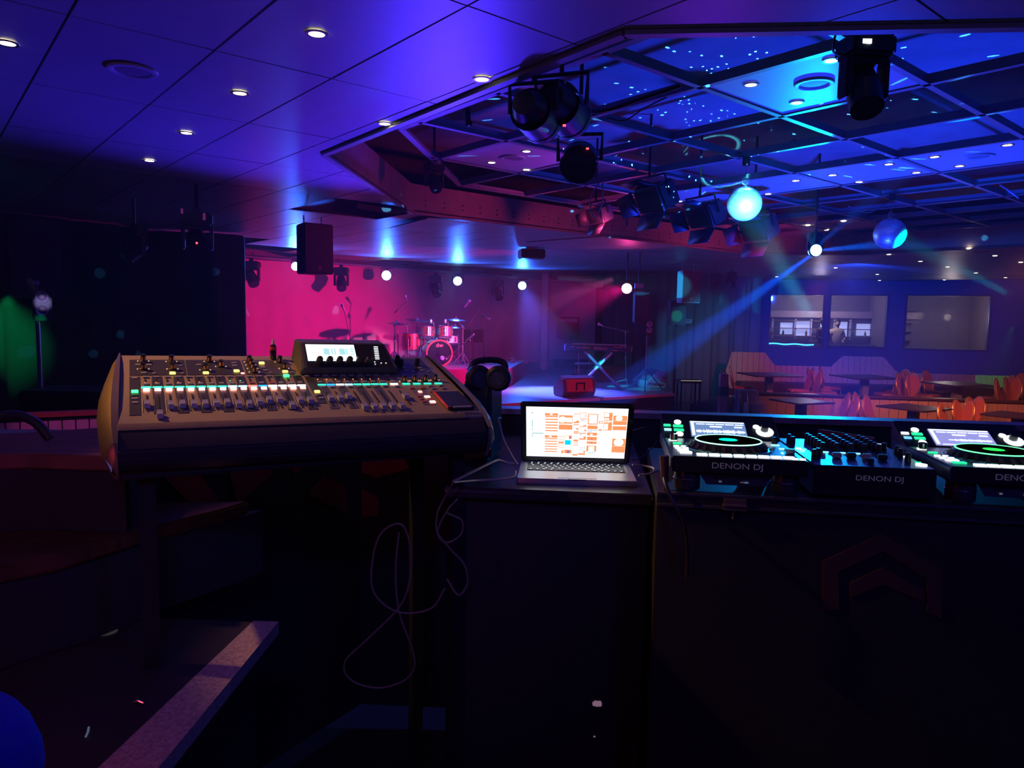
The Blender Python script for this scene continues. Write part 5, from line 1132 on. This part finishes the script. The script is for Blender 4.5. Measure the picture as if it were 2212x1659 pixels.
# ---- laptop desk, laptop
LM = frame(Vector((.0173, 1.9316, EYE - .4396)), -.062)
ld = thing('laptop_table', 'black cabinet top carrying the laptop, with a worn pale front edge', 'table', M=Matrix.Translation((0, 0, 0)) @ Matrix.Translation((-.16, 1.895, 0)) @ Matrix.Rotation(-.10, 4, 'Z'))
MB().box((.26, .42, EYE - .467), (.545, .86, .03)).build('table_top', mat('worn_black', (.045, .04, .05), .32, noise=.35, scale=25), ld, .003)
MB().box((.26, -.005, EYE - .462), (.545, .010, .008)).build('edge_strip', mat('edge_pale', (.30, .28, .30), .4, noise=.5, scale=60), ld)
MB().box((.26, .42, (EYE - .484 + FLB) / 2), (.53, .80, EYE - .484 - FLB)).build('cabinet', mat('case_black', (.028, .028, .036), .5), ld, .005)
lap = thing('laptop', 'open silver laptop with a bright white and orange screen', 'laptop', M=LM)
ALU = mat('aluminium', (.55, .54, .57), .38, .75, noise=.04, scale=80)
MB().prism([(x, y) for x, y in [(.008, 0), (.317, 0), (.322, .002), (.325, .008), (.325, .219), (.322, .225), (.317, .227), (.008, .227), (.003, .225), (0, .219), (0, .008), (.003, .002)]], -.012, .004).build('base', ALU, lap, .0015)
MB().box((.1625, .157, .0042), (.281, .110, .0012)).build('keyboard_well', mat('well_dark', (.05, .05, .06), .5), lap)
keym = {}
def key(x, y, w_, d_):
    k_ = (round(w_, 4), round(d_, 4))
    if k_ not in keym: keym[k_] = MB().box((0, 0, 0), (w_, d_, .0016)).mesh('key', mat('key_black', (.025, .025, .03), .35), .0006)
    o = link('key', keym[k_], lap, (x, y, .0056)); 
    if w_ < .03: legends.box((x, y, .0066), (min(w_, .015) * .32, .0038, .0003))
legends = MB(); rows_ = [(.2065, .0085, [1] * 14), (.1905, .0155, [1] * 13 + [1.5]), (.1715, .0155, [1.5] + [1] * 13), (.1525, .0155, [1.8] + [1] * 11 + [1.8]), (.1335, .0155, [2.35] + [1] * 10 + [2.35]), (.1145, .0155, [1, 1, 1, 1.25, 5.2, 1.25, 1, .95, .95, .95])]
for y_, d_, ws in rows_:
    tot = sum(ws); x_ = .024; sc_ = .277 / tot
    for w_ in ws: key(x_ + w_ * sc_ / 2, y_, w_ * sc_ - .0028, d_); x_ += w_ * sc_
legends.build('key_legend', glow('key_legend_white', (.8, .9, 1), 1.1), lap, kind='stuff')
MB().box((.1635, .052, .0043), (.105, .076, .0008)).build('trackpad', mat('trackpad', (.5, .49, .53), .32, .6, noise=.03), lap)
for sx in (.016, .309): MB().box((sx, .157, .0043), (.005, .10, .0006)).build('speaker_grille', mat('lap_grille', (.4, .4, .42), .6), lap)
MB().box((.1625, .0008, .003), (.05, .003, .003)).build('thumb_notch', mat('well_dark', (.05, .05, .06), .5), lap)
LID = Matrix.Translation((0, .229, .004)) @ Matrix.Rotation(R(119), 4, 'X')
lid = MB(LID).prism([(.008, 0), (.317, 0), (.325, .008), (.325, .213), (.322, .219), (.317, .221), (.008, .221), (.003, .219), (0, .213), (0, .008)], -.006, 0).build('lid', mat('lid_black_glass', (.012, .012, .018), .12), lap, .0015)
MB().cyl((.05, .229, .004), (.275, .229, .004), .006).build('hinge', BLACK, lap)
SW, SH, SX, SY = .292, .184, .0165, .022
MB(LID).box((SX + SW / 2, SY + SH / 2, .0004), (SW, SH, .0006)).build('screen', glow('screen_white', (.93, .97, 1), 1.35), lid)
# user interface: positions read on a 1-by-1 sheet with the origin top left
def UIB(items, col, s_, nm, z):
    m = MB(LID)
    for x0, y0, x1, y1 in items: m.box((SX + SW * (x0 + x1) / 2, SY + SH * (1 - (y0 + y1) / 2), z), (SW * (x1 - x0), SH * (y1 - y0), .0002))
    return m.build(nm, glow(nm + '_colour', col, s_), lid, kind='stuff')
org = [(.185, .115, .315, .165)] + [(.190, .17 + .056 * k, .315, .195 + .056 * k) for k in range(6)] + [(.325, .15, .46, .315), (.325, .335, .46, .435)]
org += [(.185, .555, .315, .605)] + [(.188, .615 + .053 * k, .315, .637 + .053 * k) for k in range(6)]
org += [(.47, .115, .525, .13), (.495, .25, .525, .30), (.47, .27, .495, .30), (.47, .32, .525, .34), (.495, .40, .525, .43), (.475, .455, .525, .475), (.475, .485, .525, .51), (.475, .63, .525, .67), (.475, .69, .525, .705), (.475, .735, .525, .75), (.47, .93, .525, .965)]
org += [(.53, .085, .60, .19), (.53, .205, .60, .22), (.575, .33, .60, .355), (.53, .36, .60, .375), (.58, .42, .60, .46), (.53, .49, .60, .51), (.575, .56, .60, .61), (.53, .60, .60, .63), (.53, .91, .60, .945), (.58, .86, .60, .90)]
org += [(.61, .11, .71, .32), (.61, .34, .71, .41), (.61, .48, .71, .54), (.61, .565, .71, .64), (.61, .66, .71, .71), (.61, .745, .71, .87)]
org += [(.72, .245, .76, .30), (.72, .41, .755, .44), (.765, .08, .82, .19), (.82, .08, .85, .24), (.765, .22, .82, .235), (.765, .26, .815, .275), (.82, .26, .85, .43), (.765, .28, .82, .43)]
org += [(.858, .135, .995, .235), (.858, .24, .995, .315), (.858, .34, .995, .42), (.865, .59, .998, .74), (.865, .745, .998, .875)]
org += [(.325, .565, .38, .60), (.325, .63, .38, .675), (.325, .68, .38, .72), (.325, .745, .38, .805), (.385, .55, .46, .62), (.385, .845, .46, .92), (.355, .86, .38, .92)]
UIB(org, (1, .33, .12), 1.0, 'screen_box_orange', .0008)
wh = [(.235, .125, .26, .15), (.395, .195, .455, .285), (.228, .565, .255, .59), (.535, .095, .595, .185), (.62, .125, .70, .30), (.73, .258, .752, .285), (.77, .09, .815, .165), (.77, .30, .812, .415), (.33, .575, .375, .595), (.33, .64, .375, .67), (.33, .755, .375, .795), (.39, .56, .43, .62), (.64, .505, .665, .53), (.63, .76, .69, .87)]
UIB(wh, (.97, .98, .93), 1.3, 'screen_box_white', .0011)
UIB([(.39, .645, .45, .74)], (.0, .62, 1), 1.1, 'screen_box_cyan', .0012)
UIB([(.41, .865, .44, .88), (.41, .895, .44, .91), (.545, .235, .555, .25), (.565, .235, .575, .25), (.565, .34, .575, .352), (.54, .52, .55, .535), (.65, .60, .665, .605), (.65, .615, .665, .62), (.65, .68, .665, .685), (.65, .695, .665, .70), (.575, .15, .585, .162), (.435, .565, .442, .615)] + [(.615 + .017 * k, .42, .622 + .017 * k, .44) for k in range(6)] + [(.615 + .017 * k, .45, .622 + .017 * k, .465) for k in range(3)], (.05, .08, .45), .9, 'screen_mark_navy', .0013)
UIB([(.055, .10, .066, .125)] + [(.055, .265 + .025 * k, .066, .283 + .025 * k) for k in range(5)] + [(.056, .43, .066, .452), (.056, .51, .175, .524), (.056, .545, .066, .563), (.056, .568, .066, .586)] + [(.54 + .022 * k, .79, .555 + .022 * k, .80) for k in range(3)] + [(.54 + .022 * k, .83, .555 + .022 * k, .84) for k in range(2)] + [(.62 + .022 * k, .885, .635 + .022 * k, .90) for k in range(4)], (.15, .42, .45), .9, 'screen_mark_teal', .0013)
for cx_, cy_, r_ in ((.36, .235, .011), (.915, .185, .0095), (.93, .665, .014)):
    MB(LID).lathe([(0, 0), (r_, 0)], Matrix.Translation((SX + SW * cx_, SY + SH * (1 - cy_), .0012)), 24).build('screen_dial', glow('dial_mint', (.55, 1, .82), 1.2), lid)
# headphones and little black stand between desk and laptop
p = at(1052, 935, 2.25); hs = thing('black_equipment_box', 'tall narrow black equipment box between mixing desk and laptop', 'box', (p.x - .02, p.y + .06, EYE - .452), (0, 0, R(-12)))
MB().box((0, 0, .125), (.10, .16, .25)).build('box_body', mat('case_black', (.028, .028, .036), .5), hs, .012)
MB().box((-.048, -.082, .10), (.006, .006, .17)).build('bright_edge', mat('bluish_edge', (.2, .25, .4), .3), hs)
hp = thing('headphones', 'black over-ear headphones lying by the right end of the mixing desk', 'headphones', (*at(1046, 885, 2.25).xy, EYE - .202))
MB().tube(bez([(-.05, .04, .02), (-.035, .05, .055), (.02, .05, .065), (.06, .03, .055), (.065, .01, .02)], 6), .010, 8).build('headband', mat('headphone_black', (.03, .03, .04), .4), hp)
for x_, y_, a_ in ((-.02, -.01, 20), (.045, -.02, -12)):
    M = Matrix.Translation((x_, y_, .012)) @ Matrix.Rotation(R(a_), 4, 'Z') @ Matrix.Rotation(R(90), 4, 'X')
    MB(M).lathe([(0, -.014), (.034, -.014), (.04, -.004), (.04, .01), (.03, .018), (.0, .014)], n=24).build('ear_cup', mat('headphone_black', (.03, .03, .04), .4), hp)
    MB(M).lathe([(.0, .0185), (.022, .0185)], n=20).build('cup_disc', mat('cup_disc', (.12, .12, .2), .3), hp)

# ---- flight case and players
CM = Matrix.Translation((.36, 1.735, 0)) @ Matrix.Rotation(-.142, 4, 'Z')
fc_ = thing('flight_case', 'long black equipment case under the media players, with a metal latch', 'case', M=CM)
ctop = EYE - .4205
MB().box((.95, .32, (ctop + FLB) / 2 - .002), (1.90, .64, ctop - FLB - .004)).build('case_body', mat('case_black', (.028, .028, .036), .5), fc_, .004)
MB().box((.95, -.004, ctop - .03), (1.90, .008, .006)).build('lid_seam', mat('seam_grey', (.16, .16, .19), .35, .6), fc_)
MB().box((.95, .004, ctop - .003), (1.90, .012, .006)).build('edge_profile', mat('edge_blue_grey', (.12, .13, .18), .35, .5), fc_)
CMi = CM
lq = onplane(1586, 1092, CM)
lt = MB().box((lq.x, -.007, lq.z + .010), (.052, .010, .014)).box((lq.x, -.010, lq.z + .002), (.058, .012, .004)).box((lq.x, -.010, lq.z - .006), (.054, .010, .006)).build('latch', mat('latch_metal', (.5, .38, .34), .35, .8), fc_)
MB().box((lq.x - .004, -.012, lq.z - .018), (.003, .004, .018)).sphere((lq.x - .004, -.012, lq.z - .028), .003, 8).build('latch_hook', mat('latch_metal', (.5, .38, .34), .35, .8), lt)
em = mat('emblem_dull_red', (.09, .035, .04), .7)
q1 = [onplane(px, py, CM) for px, py in ((1776, 1212), (1906, 1152), (2034, 1228), (2034, 1336), (2002, 1322), (2002, 1250), (1906, 1190), (1810, 1234), (1812, 1316), (1776, 1318))]
MB(CM @ Matrix.Rotation(R(90), 4, 'X')).prism([(v.x, v.z) for v in q1], 0, .003).build('arrow_emblem', em, None, label='faint dull red arrow outline painted on the case front', cat='emblem')
q1 = [onplane(px, py, CM) for px, py in ((1836, 1258), (1906, 1226), (1996, 1276), (1996, 1300), (1906, 1262), (1836, 1290))]
MB(CM @ Matrix.Rotation(R(90), 4, 'X')).prism([(v.x, v.z) for v in q1], 0, .003).build('arrow_emblem', em, None, label='inner bar of the faint red arrow on the case front', cat='emblem')
for px, py, s_, lab in ((1290, 1520, .013, 'torn pink paper scrap stuck on the dark front below the laptop'), (1284, 1591, .003, 'tiny pink speck below the torn paper scrap')):
    M2 = ld.matrix_world.copy() @ Matrix.Translation((0, .018, 0)); v = onplane(px, py, M2)
    pl = [(v.x + s_ * math.cos(R(a_)) * f_, v.z + s_ * .75 * math.sin(R(a_)) * f_) for a_, f_ in ((0, 1), (50, 1.15), (85, .8), (120, 1), (170, 1.05), (215, 1.1), (260, .85), (320, 1.1))]
    MB(M2 @ Matrix.Rotation(R(90), 4, 'X')).prism(pl, 0, .001).build('paper_scrap', mat('pink_paper', (.75, .45, .55), .7, emit=.22, ecol=(.75, .45, .6)), label=lab, cat='paper')  # scrap glows faintly by itself, though it is no lamp

PBODY = mat('player_black', (.025, .028, .035), .35); PTOP = mat('player_top', (.06, .075, .10), .28, .3)
PRM = Matrix.Translation((0, .28, 0)) @ Matrix.Rotation(.45, 4, 'X')
G = {'w': glow('pad_white', (.92, .97, 1), 2.6), 'g': glow('pad_green', (.02, .85, .28), 1.6), 'c': glow('pad_cyan', (.25, .85, 1), 2.2), 'b': glow('pad_blue', (.1, .35, 1), 2.2)}
def player(M, label, second=False):
    t = thing('media_player', label, 'media player', M=M)
    MB(RX).prism([(0, 0), (.28, 0), (.395, .055), (.40, .045), (.40, -.03), (0, -.038)], 0, .32).build('body', PBODY, t, .002)
    MB().box((.16, .14, .0006), (.312, .27, .001)).build('top_plate', PTOP, t)
    MB(PRM).box((.16, .064, .0008), (.312, .118, .0014)).build('rear_panel', BLACK, t)
    MB(RX).prism([(-.001, -.003), (.38, -.003), (.38, -.028), (-.001, -.030)], -.003, 0).build('side_plate', mat('side_grey', (.16, .18, .26), .35, .5), t)
    # jog wheel
    J = Matrix.Translation((.155, .146, .001))
    MB(J).lathe([(.106, 0), (.106, .002), (.098, .004), (.085, .019), (.083, .0205), (0, .0205)], n=48).build('jog_wheel', mat('jog_black', (.035, .03, .035), .28, .4), t)
    jr = []
    for k in range(24):
        a_ = R(15 * k); MB(J @ Matrix.Rotation(a_, 4, 'Z')).add([(.090, -.006, .0145), (.099, -.005, .0045), (.099, .006, .0045), (.090, .002, .0145), (.092, -.006, .0165), (.101, -.005, .0055), (.101, .006, .0055), (.092, .002, .0165)], [(0, 1, 2, 3), (7, 6, 5, 4), (0, 4, 5, 1), (1, 5, 6, 2), (2, 6, 7, 3), (3, 7, 4, 0)]).build('jog_ridge', mat('ridge_brown', (.10, .07, .07), .3, .5), t)
    MB(J).tube([(.0835 * math.cos(R(7.5 * k)), .0835 * math.sin(R(7.5 * k)), .021) for k in range(48)], .0016, 6, closed=True).build('jog_light_ring', glow('ring_mint' if not second else 'ring_green', (.45, 1, .75) if not second else (.15, 1, .4), 1.8), t)
    MB(J).lathe([(0, .0212), (.080, .0212)], n=40).build('jog_top', mat('jog_top', (.02, .03, .05), .12), t)
    MB(J).lathe([(0, .0216), (.024, .0216)], n=24).build('jog_display', glow('jog_teal' if not second else 'jog_green', (0, .6, .45) if not second else (.03, .55, .12), .9), t)
    MB(J).tube([(.110 * math.cos(R(7.5 * k)), .110 * math.sin(R(7.5 * k)), .0012) for k in range(48)], .0022, 6, closed=True).build('jog_well_ring', mat('well_cyan', (.10, .45, .60), .3, .3), t)
    def b(x, y, m, w_, d_, nm='pad', h=.003, P=None): 
        o = button(x, y, m, w_, d_, h, nm, t, .0012)
        if P is not None: o.matrix_local = P @ Matrix.Translation((x, y, .001))
    for k in range(8): b(.075 + .0295 * k, .031, G['w'], .0255, .016)
    for x, y, c, w_, d_ in ((.022, .137, 'w', .014, .007), (.041, .136, 'w', .014, .007), (.024, .112, 'w', .014, .007), (.043, .110, 'w', .014, .007), (.034, .082, 'w', .028, .016), (.038, .052, 'w' if not second else 'g', .030, .014),
                            (.292, .152, 'c', .014, .006), (.288, .207, 'c', .022, .006), (.279, .089, 'c', .007, .006), (.292, .016, 'w', .014, .006), (.309, .014, 'w', .014, .006), (.028, .180, 'g', .022, .010), (.022, .235, 'w', .022, .010)): b(x, y, G[c], w_, d_, 'button')
    MB().lathe([(.011, 0), (.011, .014), (.009, .016), (0, .016)], Matrix.Translation((.024, .235, .003)), 16).build('loop_knob', mat('knob_glass', (.3, .32, .34), .1, .9), t)
    MB().lathe([(.007, 0), (.007, .018), (.006, .020), (0, .020)], Matrix.Translation((.290, .228, .001)), 14).build('knob', BLACK, t)
    MB().box((.300, .10, .0018), (.006, .13, .0012)).build('pitch_slot', mat('slot_black', (.004, .004, .005), .6), t)
    MB().box((.300, .095, .007), (.020, .014, .012)).build('pitch_fader', mat('pitch_cap', (.3, .3, .33), .35, .4), t, .0015)
    # rear panel
    MB(PRM).box((.155, .046, .0026), (.154, .076, .002)).build('screen', glow('player_screen' if not second else 'player_screen_b', (.16, .27, .52) if not second else (.33, .33, .72), 1), t)
    s_ = MB(PRM)
    s_.box((.155, .0806, .004), (.150, .005, .0006)).box((.085, .046, .004), (.008, .066, .0006))
    for k in range(5): s_.box((.108 + .027 * k, .070, .004), (.024, .004, .0006))
    rnd = random.Random(3 if not second else 9)
    for k in range(46):
        h_ = rnd.uniform(.004, .020 if not second else .012); x_ = .094 + .0029 * k
        if second and k < 14: continue
        s_.box((x_, .034, .004), (.0016, h_, .0006))
    s_.box((.162, .034, .004), (.134 if not second else .09, .0035, .0006)); s_.box((.150, .058, .004), (.034, .006, .0006)).box((.212, .058, .004), (.022, .006, .0006)).box((.155, .012, .004), (.120, .003, .0006))
    s_.build('screen_waveform', glow('wave_white', (.85, .95, 1), 1.3), t)
    for x, y, c, w_, d_, in ((.013, .060, 'g' if not second else 'w', .020, .010), (.014, .038, 'b' if second else 'c', .020, .010), (.044, .058, 'g', .028, .011), (.045, .038, 'g', .028, .011)): b(x, y, G[c], w_, d_, 'rear_button', P=PRM)
    for x, y, r_, c in ((.044, .078, .010, 'w'), (.046, .018, .010, 'w'), (.263, .066, .009, 'w')):
        MB(PRM).lathe([(r_, 0), (r_, .003), (r_ * .8, .004), (0, .004)], Matrix.Translation((x, y, .001)), 18).build('round_button', G[c], t)
    MB(PRM).lathe([(.024, .0), (.024, .002), (0, .002)], Matrix.Translation((.283, .044, .001)), 28).build('encoder_glow', G['w'], t)
    MB(PRM).lathe([(.011, 0), (.010, .016), (.008, .018), (0, .018)], Matrix.Translation((.283, .050, .002)), 18).build('encoder', BLACK, t)
    # front face, slots, feet
    text('brand_lettering', 'DENON DJ', .020, mat('letter_grey', (.30, .29, .38), .5, emit=.05, ecol=(.5, .45, .7)), t, Matrix.Translation((.155, -.0012, -.019)) @ Matrix.Rotation(R(90), 4, 'X'), sx=1.25)
    MB(Matrix.Translation((0, .02, -.038)) @ Matrix.Rotation(R(90 + 18), 4, 'X')).prism([(.065, 0), (.245, 0), (.225, -.034), (.088, -.034)], 0, .004).build('slot_panel', mat('slot_panel', (.10, .12, .17), .4), t)
    SPM = Matrix.Translation((0, .0185, -.038)) @ Matrix.Rotation(R(90 + 18), 4, 'X')
    MB(SPM).box((.118, -.014, .0052), (.024, .0015, .001)).build('card_slot', mat('slot_black', (.004, .004, .005), .6), t)
    MB(SPM).box((.178, -.014, .0052), (.013, .0065, .001)).build('usb_port', mat('port_dark', (.05, .05, .07), .4), t)
    MB(SPM).box((.178, -.0172, .006), (.011, .0008, .001)).build('port_edge', mat('port_edge', (.5, .5, .6), .4), t)
    lg_ = mat('legend_pale', (.6, .62, .75), .5, emit=.25, ecol=(.6, .65, .9))
    text('slot_legend', 'SD', .006, lg_, t, SPM @ Matrix.Translation((.120, -.024, .0052)), .0003)
    text('slot_legend', '\u2022< USB1', .006, lg_, t, SPM @ Matrix.Translation((.178, -.024, .0052)), .0003)
    for x_ in (.042, .278):
        for y_ in (.045, .33):
            MB().lathe([(.031, -.087), (.033, -.083), (.033, -.062), (.0335, -.060), (.0335, -.058), (.032, -.057), (.032, -.034)], Matrix.Translation((x_, y_, 0)), 28).build('foot', mat('foot_grey', (.10, .10, .13), .28, .4), t)
            MB().lathe([(.0336, -.0605), (.0342, -.0595), (.0336, -.0585)], Matrix.Translation((x_, y_, 0)), 28, False).build('foot_ring', CHROME, t)
    return t
player(frame(Vector((.3945, 1.742, EYE - .333)), -.13), 'left media player with a mint lit jog ring and full waveform')
player(frame(Vector((1.030, 1.664, EYE - .333)), -.16), 'right media player with a green lit jog ring, cut by the photo edge', True)
MX = frame(Vector((.732, 1.716, EYE - .345)), -.13)
dj = thing('dj_mixer', 'four channel club mixer with rows of black knobs between the two players', 'mixer', M=MX)
MB().box((.139, .20, -.036), (.278, .40, .072)).build('body', PBODY, dj, .002)
MB().box((.139, .20, .0008), (.272, .392, .0016)).build('face_plate', mat('mixer_face', (.07, .13, .20), .25, .4), dj)
kb_ = MB().lathe([(.0075, 0), (.007, .019), (.0055, .021), (0, .021)], n=14).mesh('knob', BLACK)
kc_ = MB().lathe([(.0058, 0), (.0052, .0012), (0, .0012)], n=12).mesh('knob_top', mat('knob_top', (.08, .1, .13), .4, .2))
for ci in range(5):
    x = (.079 + .0355 * ci)
    for ri in range(6):
        o = link('knob', kb_, dj, (x, .215 + ri * .031, .0015)); link('knob_top', kc_, o, (0, 0, .0205))
for x, y in ((.026, .10), (.040, .118), (.245, .245), (.262, .20), (.255, .16), (.022, .30), (.022, .34), (.250, .10)): o = link('knob', kb_, dj, (x, y, .0015)); link('knob_top', kc_, o, (0, 0, .0205))
PALE = mat('fader_cream', (.75, .65, .5), .5)
for x, y, m_ in ((.082, .105, PALE), (.118, .108, BLACK), (.154, .105, PALE), (.190, .10, BLACK)):
    MB().box((x, .12, .002), (.003, .07, .0012)).build('fader_slot', mat('slot_black', (.004, .004, .005), .6), dj)
    MB().box((x, y, .009), (.022, .012, .014)).build('fader_cap', m_, dj, .002)
MB().box((.145, .048, .008), (.012, .014, .013)).build('crossfader_cap', mat('cap_blue_black', (.03, .03, .09), .3), dj, .002)
for x, y, c in ((.078, .183, 'c'), (.120, .18, 'c'), (.156, .178, 'c'), (.019, .225, 'w'), (.026, .205, 'c'), (.016, .18, 'c'), (.255, .343, 'w'), (.268, .344, 'w'), (.262, .29, 'w'), (.264, .158, 'w'), (.268, .083, 'g')): button(x, y, G[c], .014, .006, .002, 'lit_button', dj, .0016)
MB().lathe([(.013, 0), (.013, .003), (0, .003)], Matrix.Translation((.262, .050, .0015)), 20).build('round_button', G['w'], dj)
text('brand_lettering', 'DENON DJ', .018, mat('letter_grey', (.30, .29, .38), .5, emit=.05, ecol=(.5, .45, .7)), dj, Matrix.Translation((.150, -.0012, -.026)) @ Matrix.Rotation(R(90), 4, 'X'), sx=1.25)
# dull red card behind the mixer
p = on(1830, 955, -.36); q = [on(1828, 952, -.345), on(1835, 937, -.300), on(1932, 947, -.300), on(1940, 967, -.345)]
m_ = MX @ Vector((0, .405, 0)); cm = MX @ Matrix.Translation((.11, .415, -.075)) @ Matrix.Rotation(R(90), 4, 'X')
MB(cm).prism([(0, 0), (.17, 0), (.17, .085), (.012, .105)], -.004, 0).build('red_card', mat('card_red', (.5, .06, .08), .6), cat='card', label='dull red card standing behind the club mixer')

# ---- cables of the booth
CREAM = mat('cable_pinkish', (.42, .28, .28), .5)
cable('power_cord', [at(1118, 1004, 1.98), at(1106, 985, 2.02), at(1088, 950, 2.08), at(1080, 920, 2.15), at(1076, 905, 2.2), at(1082, 903, 2.25)], .0033, CREAM, 'pinkish cord rising from the left of the laptop to the headphones')
cable('power_cord', [at(1120, 1003, 2.0), at(1098, 1001, 2.0), at(1078, 994, 1.98), at(1060, 1000, 1.93), at(1020, 1020, 1.84), at(978, 1041, 1.78)], .0036, CREAM, 'pinkish cord running from the laptop down to the left')
cable('power_cord', [on(1114, 1018, -.437), on(1110, 1030, -.442), on(1075, 1036, -.442), on(1030, 1038, -.44), at(980, 1042, 1.77)], .0033, CREAM, 'cord curving along the front edge of the laptop table')
cable('power_cord', [at(1366, 1004, 2.0), at(1390, 1006, 2.02), at(1412, 1012, 2.0), at(1408, 1022, 1.97), at(1380, 1027, 1.94)], .003, mat('silver_cable', (.5, .5, .6), .3, .5), 'silvery cable looping out of the right side of the laptop')
cable('power_cord', [at(1430, 985, 1.86), at(1432, 1010, 1.82), at(1438, 1045, 1.72), at(1452, 1080, 1.69), at(1474, 1120, 1.68), at(1484, 1180, 1.68), at(1484, 1250, 1.68)], .005, BLACK, 'black cable hanging down the front left of the flight case')
cable('power_cord', [at(1366, 930, 2.2), at(1400, 925, 2.3), at(1420, 950, 2.3), at(1390, 985, 2.2), at(1366, 995, 2.15)], .002, BMET, 'thin black cable loop behind the laptop at right')
pg = thing('cable_plug', 'dark plug with a cable hanging at the left front of the left player', 'plug', at(1434, 1010, 1.76))
MB().cyl((0, 0, .03), (.004, 0, -.035), .012, .009, 14).cyl((.004, 0, -.035), (.006, 0, -.06), .006, .004, 10).build('plug_body', mat('plug_brown', (.10, .05, .05), .35), pg, .001)
DIM = mat('cable_dim', (.20, .16, .14), .6)
cable('loose_cable', [at(980, 1042, 1.76), at(958, 1080, 1.8), at(945, 1110, 1.8), at(945, 1150, 1.8), at(975, 1188, 1.8), at(1003, 1220, 1.8), at(1010, 1260, 1.8), at(990, 1285, 1.8), at(965, 1250, 1.82)], .0026, DIM, 'thin cable hanging from the laptop table down into the dark')
cable('loose_cable', [at(988, 1078, 1.8), at(965, 1105, 1.8), at(945, 1150, 1.8), at(965, 1172, 1.8), at(995, 1155, 1.8), at(998, 1125, 1.8), at(965, 1108, 1.8)], .0026, DIM, 'small loop of thin cable hanging below the laptop table')
cable('loose_cable', [at(962, 1270, 1.8), at(930, 1315, 1.8), at(860, 1322, 1.8), at(808, 1280, 1.8), at(805, 1210, 1.8), at(825, 1150, 1.8), at(870, 1135, 1.8), at(889, 1210, 1.8), at(870, 1300, 1.8), at(800, 1375, 1.8), at(745, 1430, 1.8), at(760, 1470, 1.8), at(820, 1486, 1.8), at(880, 1465, 1.8), at(895, 1420, 1.8), at(862, 1320, 1.8), at(855, 1230, 1.8), at(862, 1150, 1.8)], .0026, DIM, 'long thin cable lying in a tall figure of eight in the dark')
# ---- lower left: black cabinet with a pale edge strip, sticker, handle glints
ct = -.80
A1, A2, A3, A4 = [on(px, py, ct) for px, py in ((548, 1343), (602, 1345), (345, 1659), (215, 1659))]
d1 = (A3 - A2) * 1.5; d2 = (A4 - A1) * 1.5
lc = thing('low_cabinet', 'black cabinet at the lower left with a speckled pale edge strip', 'cabinet')
MB().prism([(A1.x - 1.5, A1.y + .1), (A1.x - 1.5, A1.y + d2.y), (A1.x + d2.x, A1.y + d2.y), (A1.x, A1.y)], FLB + .001, EYE + ct - .001).build('cabinet_body', mat('booth_black', (.035, .03, .045), .6), lc)
P_ = [(A1.x, A1.y), (A1.x + d2.x, A1.y + d2.y), (A2.x + d1.x, A2.y + d1.y), (A2.x, A2.y)]
MB().prism(P_, EYE + ct - .03, EYE + ct + .003).build('edge_strip', mat('speckled_strip', (.62, .45, .5), .6, noise=.45, scale=160, bump=.3), lc)
v = on(221, 1366, ct); sk_ = MB().lathe([(0, .002), (.028, .002)], n=24, T=Matrix.Translation((v.x, v.y, EYE + ct)) @ Matrix.Diagonal((1.3, 1, 1, 1))); st_ = sk_.build('round_sticker', mat('sticker_grey', (.40, .38, .42), .7, emit=.03, ecol=(.5, .5, .5)), cat='sticker', label='small oval grey sticker with faint print on the black cabinet')  # slight glow put into the sticker material
stm = MB()
for k in range(4): stm.box((v.x - .02 + .012 * k, v.y + .006 * (k % 2) - .003, EYE + ct + .0026), (.008, .004, .0006), rz=.3)
stm.build('print', BLACK, st_)
v = on(298, 1522, ct); MB().tube([(v.x - .012, v.y, EYE + ct + .004), (v.x, v.y, EYE + ct + .009), (v.x + .012, v.y, EYE + ct + .004)], .003, 8).build('metal_catch', CHROME, cat='catch', label='tiny metal catch glinting on the black cabinet')
v = on(188, 1585, ct); MB().tube([(v.x - .006, v.y + .016, EYE + ct + .003), (v.x + .002, v.y, EYE + ct + .004), (v.x + .006, v.y - .014, EYE + ct + .003)], .0022, 6).build('plug_glint', mat('glint_green', (.5, .8, .75), .3, emit=.1, ecol=(.4, .7, .7)), cat='clip', label='small pale green plug glint on the black cabinet')  # glint of a plug, put in as a faintly glowing piece
p = at(-82, 1668, .78); cu = MB().sphere((0, 0, 0), .085, 24, (1.0, .8, 1.15)).build('blue_cushion', mat('blue_fabric', (.03, .03, .75), .9, bump=.2, scale=90), loc=p, cat='cushion', label='rounded deep blue padding at the bottom left corner')
lamp('cushion_blue', 'SPOT', p + Vector((.35, .1, .5)), (.05, .04, 1), .12, p, .05, 50, .8)  # added fill for the padding, no lamp there


# thin theatrical haze filling the room
hz = bpy.data.materials.new('thin_haze'); hz.use_nodes = True; nt = hz.node_tree; nt.nodes.clear()
o_ = nt.nodes.new('ShaderNodeOutputMaterial'); vs_ = nt.nodes.new('ShaderNodeVolumeScatter')
vs_.inputs['Color'].default_value = (1, 1, 1, 1); vs_.inputs['Density'].default_value = HAZE; vs_.inputs['Anisotropy'].default_value = 0
nt.links.new(vs_.outputs[0], o_.inputs['Volume'])
MB().box((4, 12.5, 2.18), (30, 21, 4.2)).build('haze', hz, kind='stuff', label='thin stage haze hanging in the room').display_type = 'WIRE'
#@@END@@
